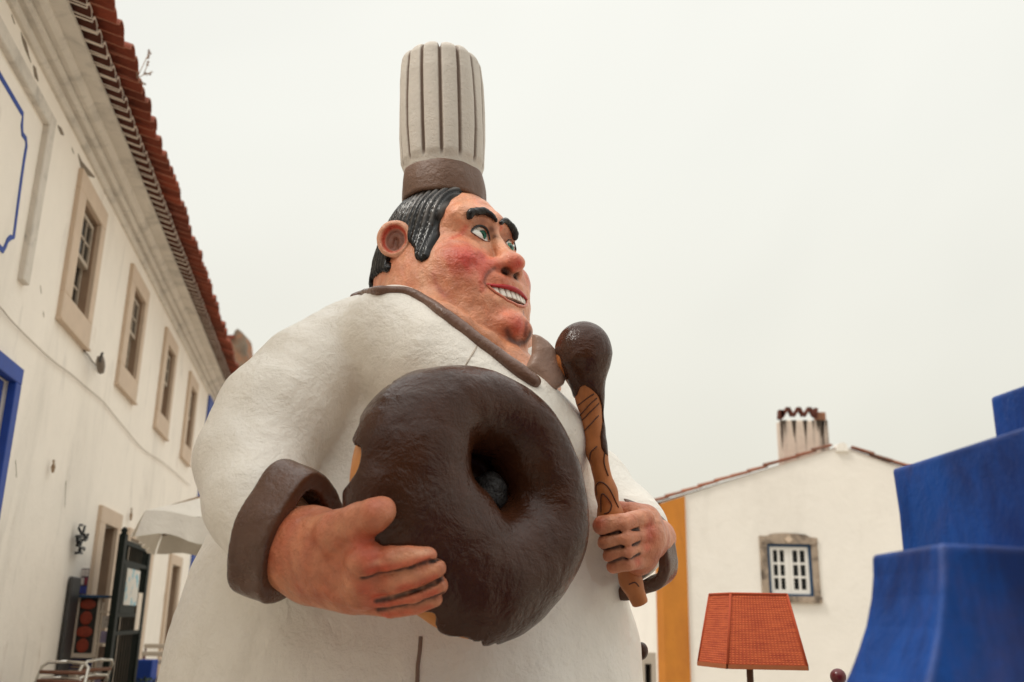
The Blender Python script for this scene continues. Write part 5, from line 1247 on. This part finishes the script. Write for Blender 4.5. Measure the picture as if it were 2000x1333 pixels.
def knuck_paint(gaps, knk, tips, red=.45):
    def fn(V):
        c = np.tile(srgb(214, 144, 106), (len(V), 1)); n_ = (vnoise(V, 14) * .6 + vnoise(V, 30, 1) * .4)[:, None]
        c = mixc(c, srgb(184, 92, 60), .42 + n_ * .7)
        for p, r_ in knk: c = mixc(c, srgb(206, 78, 56), blob(V, p, r_, red))
        for ln in tips: c = mixc(c, srgb(212, 78, 48), line_w(V, ln, .013) * .65); c = mixc(c, srgb(236, 178, 142), line_w(V, [p + np.array([0, 0, .020]) for p in ln], .009) * .6)
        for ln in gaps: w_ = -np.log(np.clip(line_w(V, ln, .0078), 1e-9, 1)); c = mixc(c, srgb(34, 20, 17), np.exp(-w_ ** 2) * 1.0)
        return c
    return fn
def h3(g_, pts): return [g_.hit(x, y) for x, y in pts]
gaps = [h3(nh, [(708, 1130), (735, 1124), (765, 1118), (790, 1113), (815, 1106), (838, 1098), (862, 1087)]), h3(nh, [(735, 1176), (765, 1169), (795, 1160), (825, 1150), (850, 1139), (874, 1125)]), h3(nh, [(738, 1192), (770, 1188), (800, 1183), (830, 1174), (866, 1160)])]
knk = [(nh.hit(x, y), r_) for x, y, r_ in ((726, 1100, .022), (716, 1078, .03), (742, 1100, .03), (715, 1150, .03), (735, 1165, .03), (728, 1186, .035), (700, 1062, .03), (792, 1150, .025))]
for gl in gaps:
    for a_, b_ in zip(gl[:-1], gl[1:]): nh.cut(rcone(a_, b_, .0048, .0048), .007)
hand = sdf_obj('hand', nh, skin, ROOT, knuck_paint(gaps, knk, [h3(nh, [(720, 1116), (770, 1107), (835, 1092)]), h3(nh, [(735, 1164), (790, 1148), (850, 1128)]), h3(nh, [(740, 1184), (790, 1175), (850, 1157)]), h3(nh, [(750, 1202), (840, 1187)])]), rough=.002, rscale=22)
tag(hand, 'ruddy hand with fingers spread over the doughnut')

# ---- wooden spoon
sg = Grid(at(1060, 780, 3.3) - np.array([.1, .30, .75]), at(1300, 780, 3.3) + np.array([.1, .15, .42]), .005)
SP = [PR(1139, 681, 3.22, 50), PR(1139, 702, 3.22, 50), PR(1149, 752, 3.24, 26), PR(1151, 782, 3.25, 22), PR(1165, 880, 3.29, 18), PR(1184, 962, 3.32, 19), PR(1193, 1010, 3.34, 23), PR(1214, 1080, 3.38, 20), PR(1232, 1134, 3.41, 19), PR(1251, 1180, 3.43, 16)]
for (a, ra), (b, rb) in zip(SP[:-1], SP[1:]): sg.add(rcone(a, b, ra, rb), .03)
_d = nrm(SP[-1][0] - SP[-2][0]); sg.cut(ell(SP[-1][0] + _d * .30, (.30, .30, .30)), .006)
X, Y, Z = sg.P(); yc = SP[0][0][1]
wood = mat('spoon_wood_paint', srgb(180, 108, 56), rough=.5, bump=((30, .4, .006, (1, 1, .3)),), var=.22, vscale=12)
spoon = sdf_obj('wooden_spoon', sg, wood, ROOT, rough=.0015)
tag(spoon, 'carved wooden spoon dipped in chocolate')
PL = [(1092, 705), (1082, 690), (1070, 640), (1110, 600), (1180, 600), (1220, 660), (1210, 760), (1192, 800), (1190, 850), (1192, 886), (1184, 884), (1176, 874), (1173, 850), (1178, 822), (1177, 796), (1168, 776), (1153, 764), (1140, 757), (1132, 760), (1127, 774), (1119, 770), (1108, 748), (1096, 722)]
PLw = [(at(x, y, 3.22)[0], at(x, y, 3.22)[2]) for x, y in PL]
cx_, cz_ = np.broadcast_arrays(X, Z); pd = polysdf(cx_[:, 0, :], cz_[:, 0, :], PLw)[:, None, :]
s2 = Grid.__new__(Grid); s2.lo, s2.h, s2.n, s2.ax = sg.lo, sg.h, sg.n, sg.ax
s2.F = smax(smax(sg.F - .006, np.broadcast_to(pd, sg.F.shape), .010), Y - (yc + .10) + 0 * sg.F, .01).astype(np.float32)
sdf_obj('chocolate_dip', s2, choc, spoon, rough=.002)
grain = mat('grain_line_paint', srgb(84, 46, 26), rough=.6)
GL = [[(1129, 792), (1150, 776), (1160, 770)], [(1133, 812), (1152, 790), (1166, 778)], [(1136, 822), (1158, 800), (1170, 788)], [(1141, 842), (1158, 824), (1169, 812)], [(1152, 900), (1154, 884), (1166, 872)],
      [(1181, 884), (1180, 905), (1188, 930)], [(1166, 968), (1164, 950), (1174, 942), (1190, 955), (1208, 992)], [(1174, 1000), (1174, 970), (1180, 966), (1194, 985), (1190, 1000), (1180, 1004)], [(1228, 1142), (1240, 1138), (1248, 1146)]]
for ln in GL:
    P_ = arc3([np.array([x, y, 0]) for x, y in ln], 6); tube('grain_line', [sg.hit(p[0], p[1], .0005) for p in P_], .0024, grain, spoon)

# ---- far hand gripping the spoon
hc_ = at(1227, 1050, 3.35); fh = Grid(hc_ - .24, hc_ + .24, .005)
chain(fh, fing([(1282, 1052, 3.62, 40), (1259, 1050, 3.45, 44), (1253, 1050, 3.38, 46)]), .03)
chain(fh, fing([(1259, 1020, 3.40, 30), (1247, 1088, 3.38, 36)]), .04)
chain(fh, fing([(1259, 1012, 3.42, 26), (1235, 1004, 3.40, 20), (1213, 996, 3.40, 17)]), .02)      # thumb behind the handle
ff = [fing([(1259, 1014, 3.33, 20), (1212, 1024, 3.24, 20), (1177, 1027, 3.25, 20)]), fing([(1263, 1044, 3.33, 18), (1219, 1053, 3.24, 17), (1183, 1060, 3.26, 16)]),
      fing([(1261, 1070, 3.33, 16), (1223, 1079, 3.25, 15), (1191, 1086, 3.27, 14)]), fing([(1253, 1096, 3.34, 15), (1225, 1102, 3.27, 14), (1197, 1108, 3.29, 13)])]
for f_ in ff: chain(fh, f_, .006)
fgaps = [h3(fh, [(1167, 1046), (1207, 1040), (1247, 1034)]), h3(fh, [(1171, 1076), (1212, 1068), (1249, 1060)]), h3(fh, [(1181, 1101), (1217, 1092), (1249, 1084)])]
fk = [(fh.hit(x, y), r_) for x, y, r_ in ((1269, 1026, .025), (1269, 1048, .02), (1265, 1072, .02), (1167, 1024, .03), (1247, 1098, .02))]
for gl in fgaps:
    for a_, b_ in zip(gl[:-1], gl[1:]): fh.cut(rcone(a_, b_, .004, .0035), .008)
fhand = sdf_obj('hand', fh, skin, ROOT, knuck_paint(fgaps, fk, [], .6), rough=.0015, rscale=26)
tag(fhand, 'hand gripping the wooden spoon')

# ---- collar
def px_chain(pts): return [(ct.hit(x, y, o), r_) for x, y, r_, o in pts]
cl = [(690, 580, .013, .0), (705, 576, .016, .002), (733, 571, .016, .004), (761, 570, .016, .006), (797, 574, .017, .006), (832, 592, .018, .006), (862, 613, .020, .006), (884, 630, .022, .006), (934, 669, .023, .006), (985, 707, .024, .006), (1020, 733, .026, .006), (1042, 748, .022, .006)]
pts = []
for x, y, r_, o in cl:
    p = ct.hit(x, y, o); pts.append(p)
ys = [p[1] for p in pts]
ch = list(zip(arc3(pts, 5), np.interp(np.linspace(0, 1, len(arc3(pts, 5))), np.linspace(0, 1, len(cl)), [c_[2] for c_ in cl])))
cg = tube_grid([ch], .006, .06)
collar = sdf_obj('collar', cg, brown, ROOT, rough=.002)
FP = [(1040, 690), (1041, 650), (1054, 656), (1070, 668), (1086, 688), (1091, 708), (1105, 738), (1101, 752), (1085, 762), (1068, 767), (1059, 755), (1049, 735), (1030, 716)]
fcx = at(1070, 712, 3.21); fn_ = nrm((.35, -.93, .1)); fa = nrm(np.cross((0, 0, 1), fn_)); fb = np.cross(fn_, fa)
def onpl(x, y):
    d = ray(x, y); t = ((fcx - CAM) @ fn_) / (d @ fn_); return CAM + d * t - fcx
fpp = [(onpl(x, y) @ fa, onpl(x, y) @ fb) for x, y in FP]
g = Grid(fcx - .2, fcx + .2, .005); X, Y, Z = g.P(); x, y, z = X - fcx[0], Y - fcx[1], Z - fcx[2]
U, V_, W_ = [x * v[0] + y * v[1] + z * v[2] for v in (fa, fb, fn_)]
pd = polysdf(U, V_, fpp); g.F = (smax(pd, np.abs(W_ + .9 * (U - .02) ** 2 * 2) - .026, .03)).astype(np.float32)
tag(sdf_obj('collar', g, mat('lit_brown_paint', srgb(146, 116, 100), rough=.4, bump=((26, .5, .01, I3),), var=.2, vscale=8), ROOT, rough=.003), 'far collar flap, brown with the light on it painted in')  # light falling on the flap is put into this paler brown

# ---- seam, lapel edge and buttons
seam = mat('seam_paint', srgb(128, 104, 90), rough=.5)
tube('seam', [ct.hit(x, y, .001) for x, y in ((822, 1244), (820, 1270), (816, 1300), (815, 1333), (812, 1400), (810, 1480))], .0075, seam, ROOT)
tube('lapel_edge', [ct.hit(x, y, .000) for x, y in ((932, 676), (924, 690), (914, 706), (906, 722))], .0035, mat('lapel_paint', srgb(190, 176, 160), rough=.5), ROOT)
for (bx, by) in ((1258, 1272),):
    p = at(bx - 5, by, 3.95); g = Grid(p - .06, p + .06, .004); g.add(ell(p, (.026, .034, .034)))
    sdf_obj('button', g, choc, ROOT, rough=.001)
# ---- trousers and shoes below the coat (out of view), so that the figure stands on the ground
lg = Grid((-1.1, 3.3, -.02), (.4, 4.6, .7), .02)
for x_ in (-.66, -.1):
    lg.add(rcone((x_, 4.0, .6), (x_, 4.0, .12), .22, .17), .03)
sdf_obj('trousers', lg, mat('trouser_paint', srgb(60, 56, 54), rough=.5), ROOT)
for x_ in (-.66, -.1):
    g = Grid((x_ - .3, 3.5, -.02), (x_ + .4, 4.3, .3), .015); g.add(ell((x_ + .08, 3.86, .08), (.17, .28, .12))); g.cut((lambda X, Y, Z: Z + 0 * X + 0 * Y, np.array([-9, -9, -9.]), np.array([9, 9, 9.])))
    sdf_obj('shoe', g, choc, ROOT)
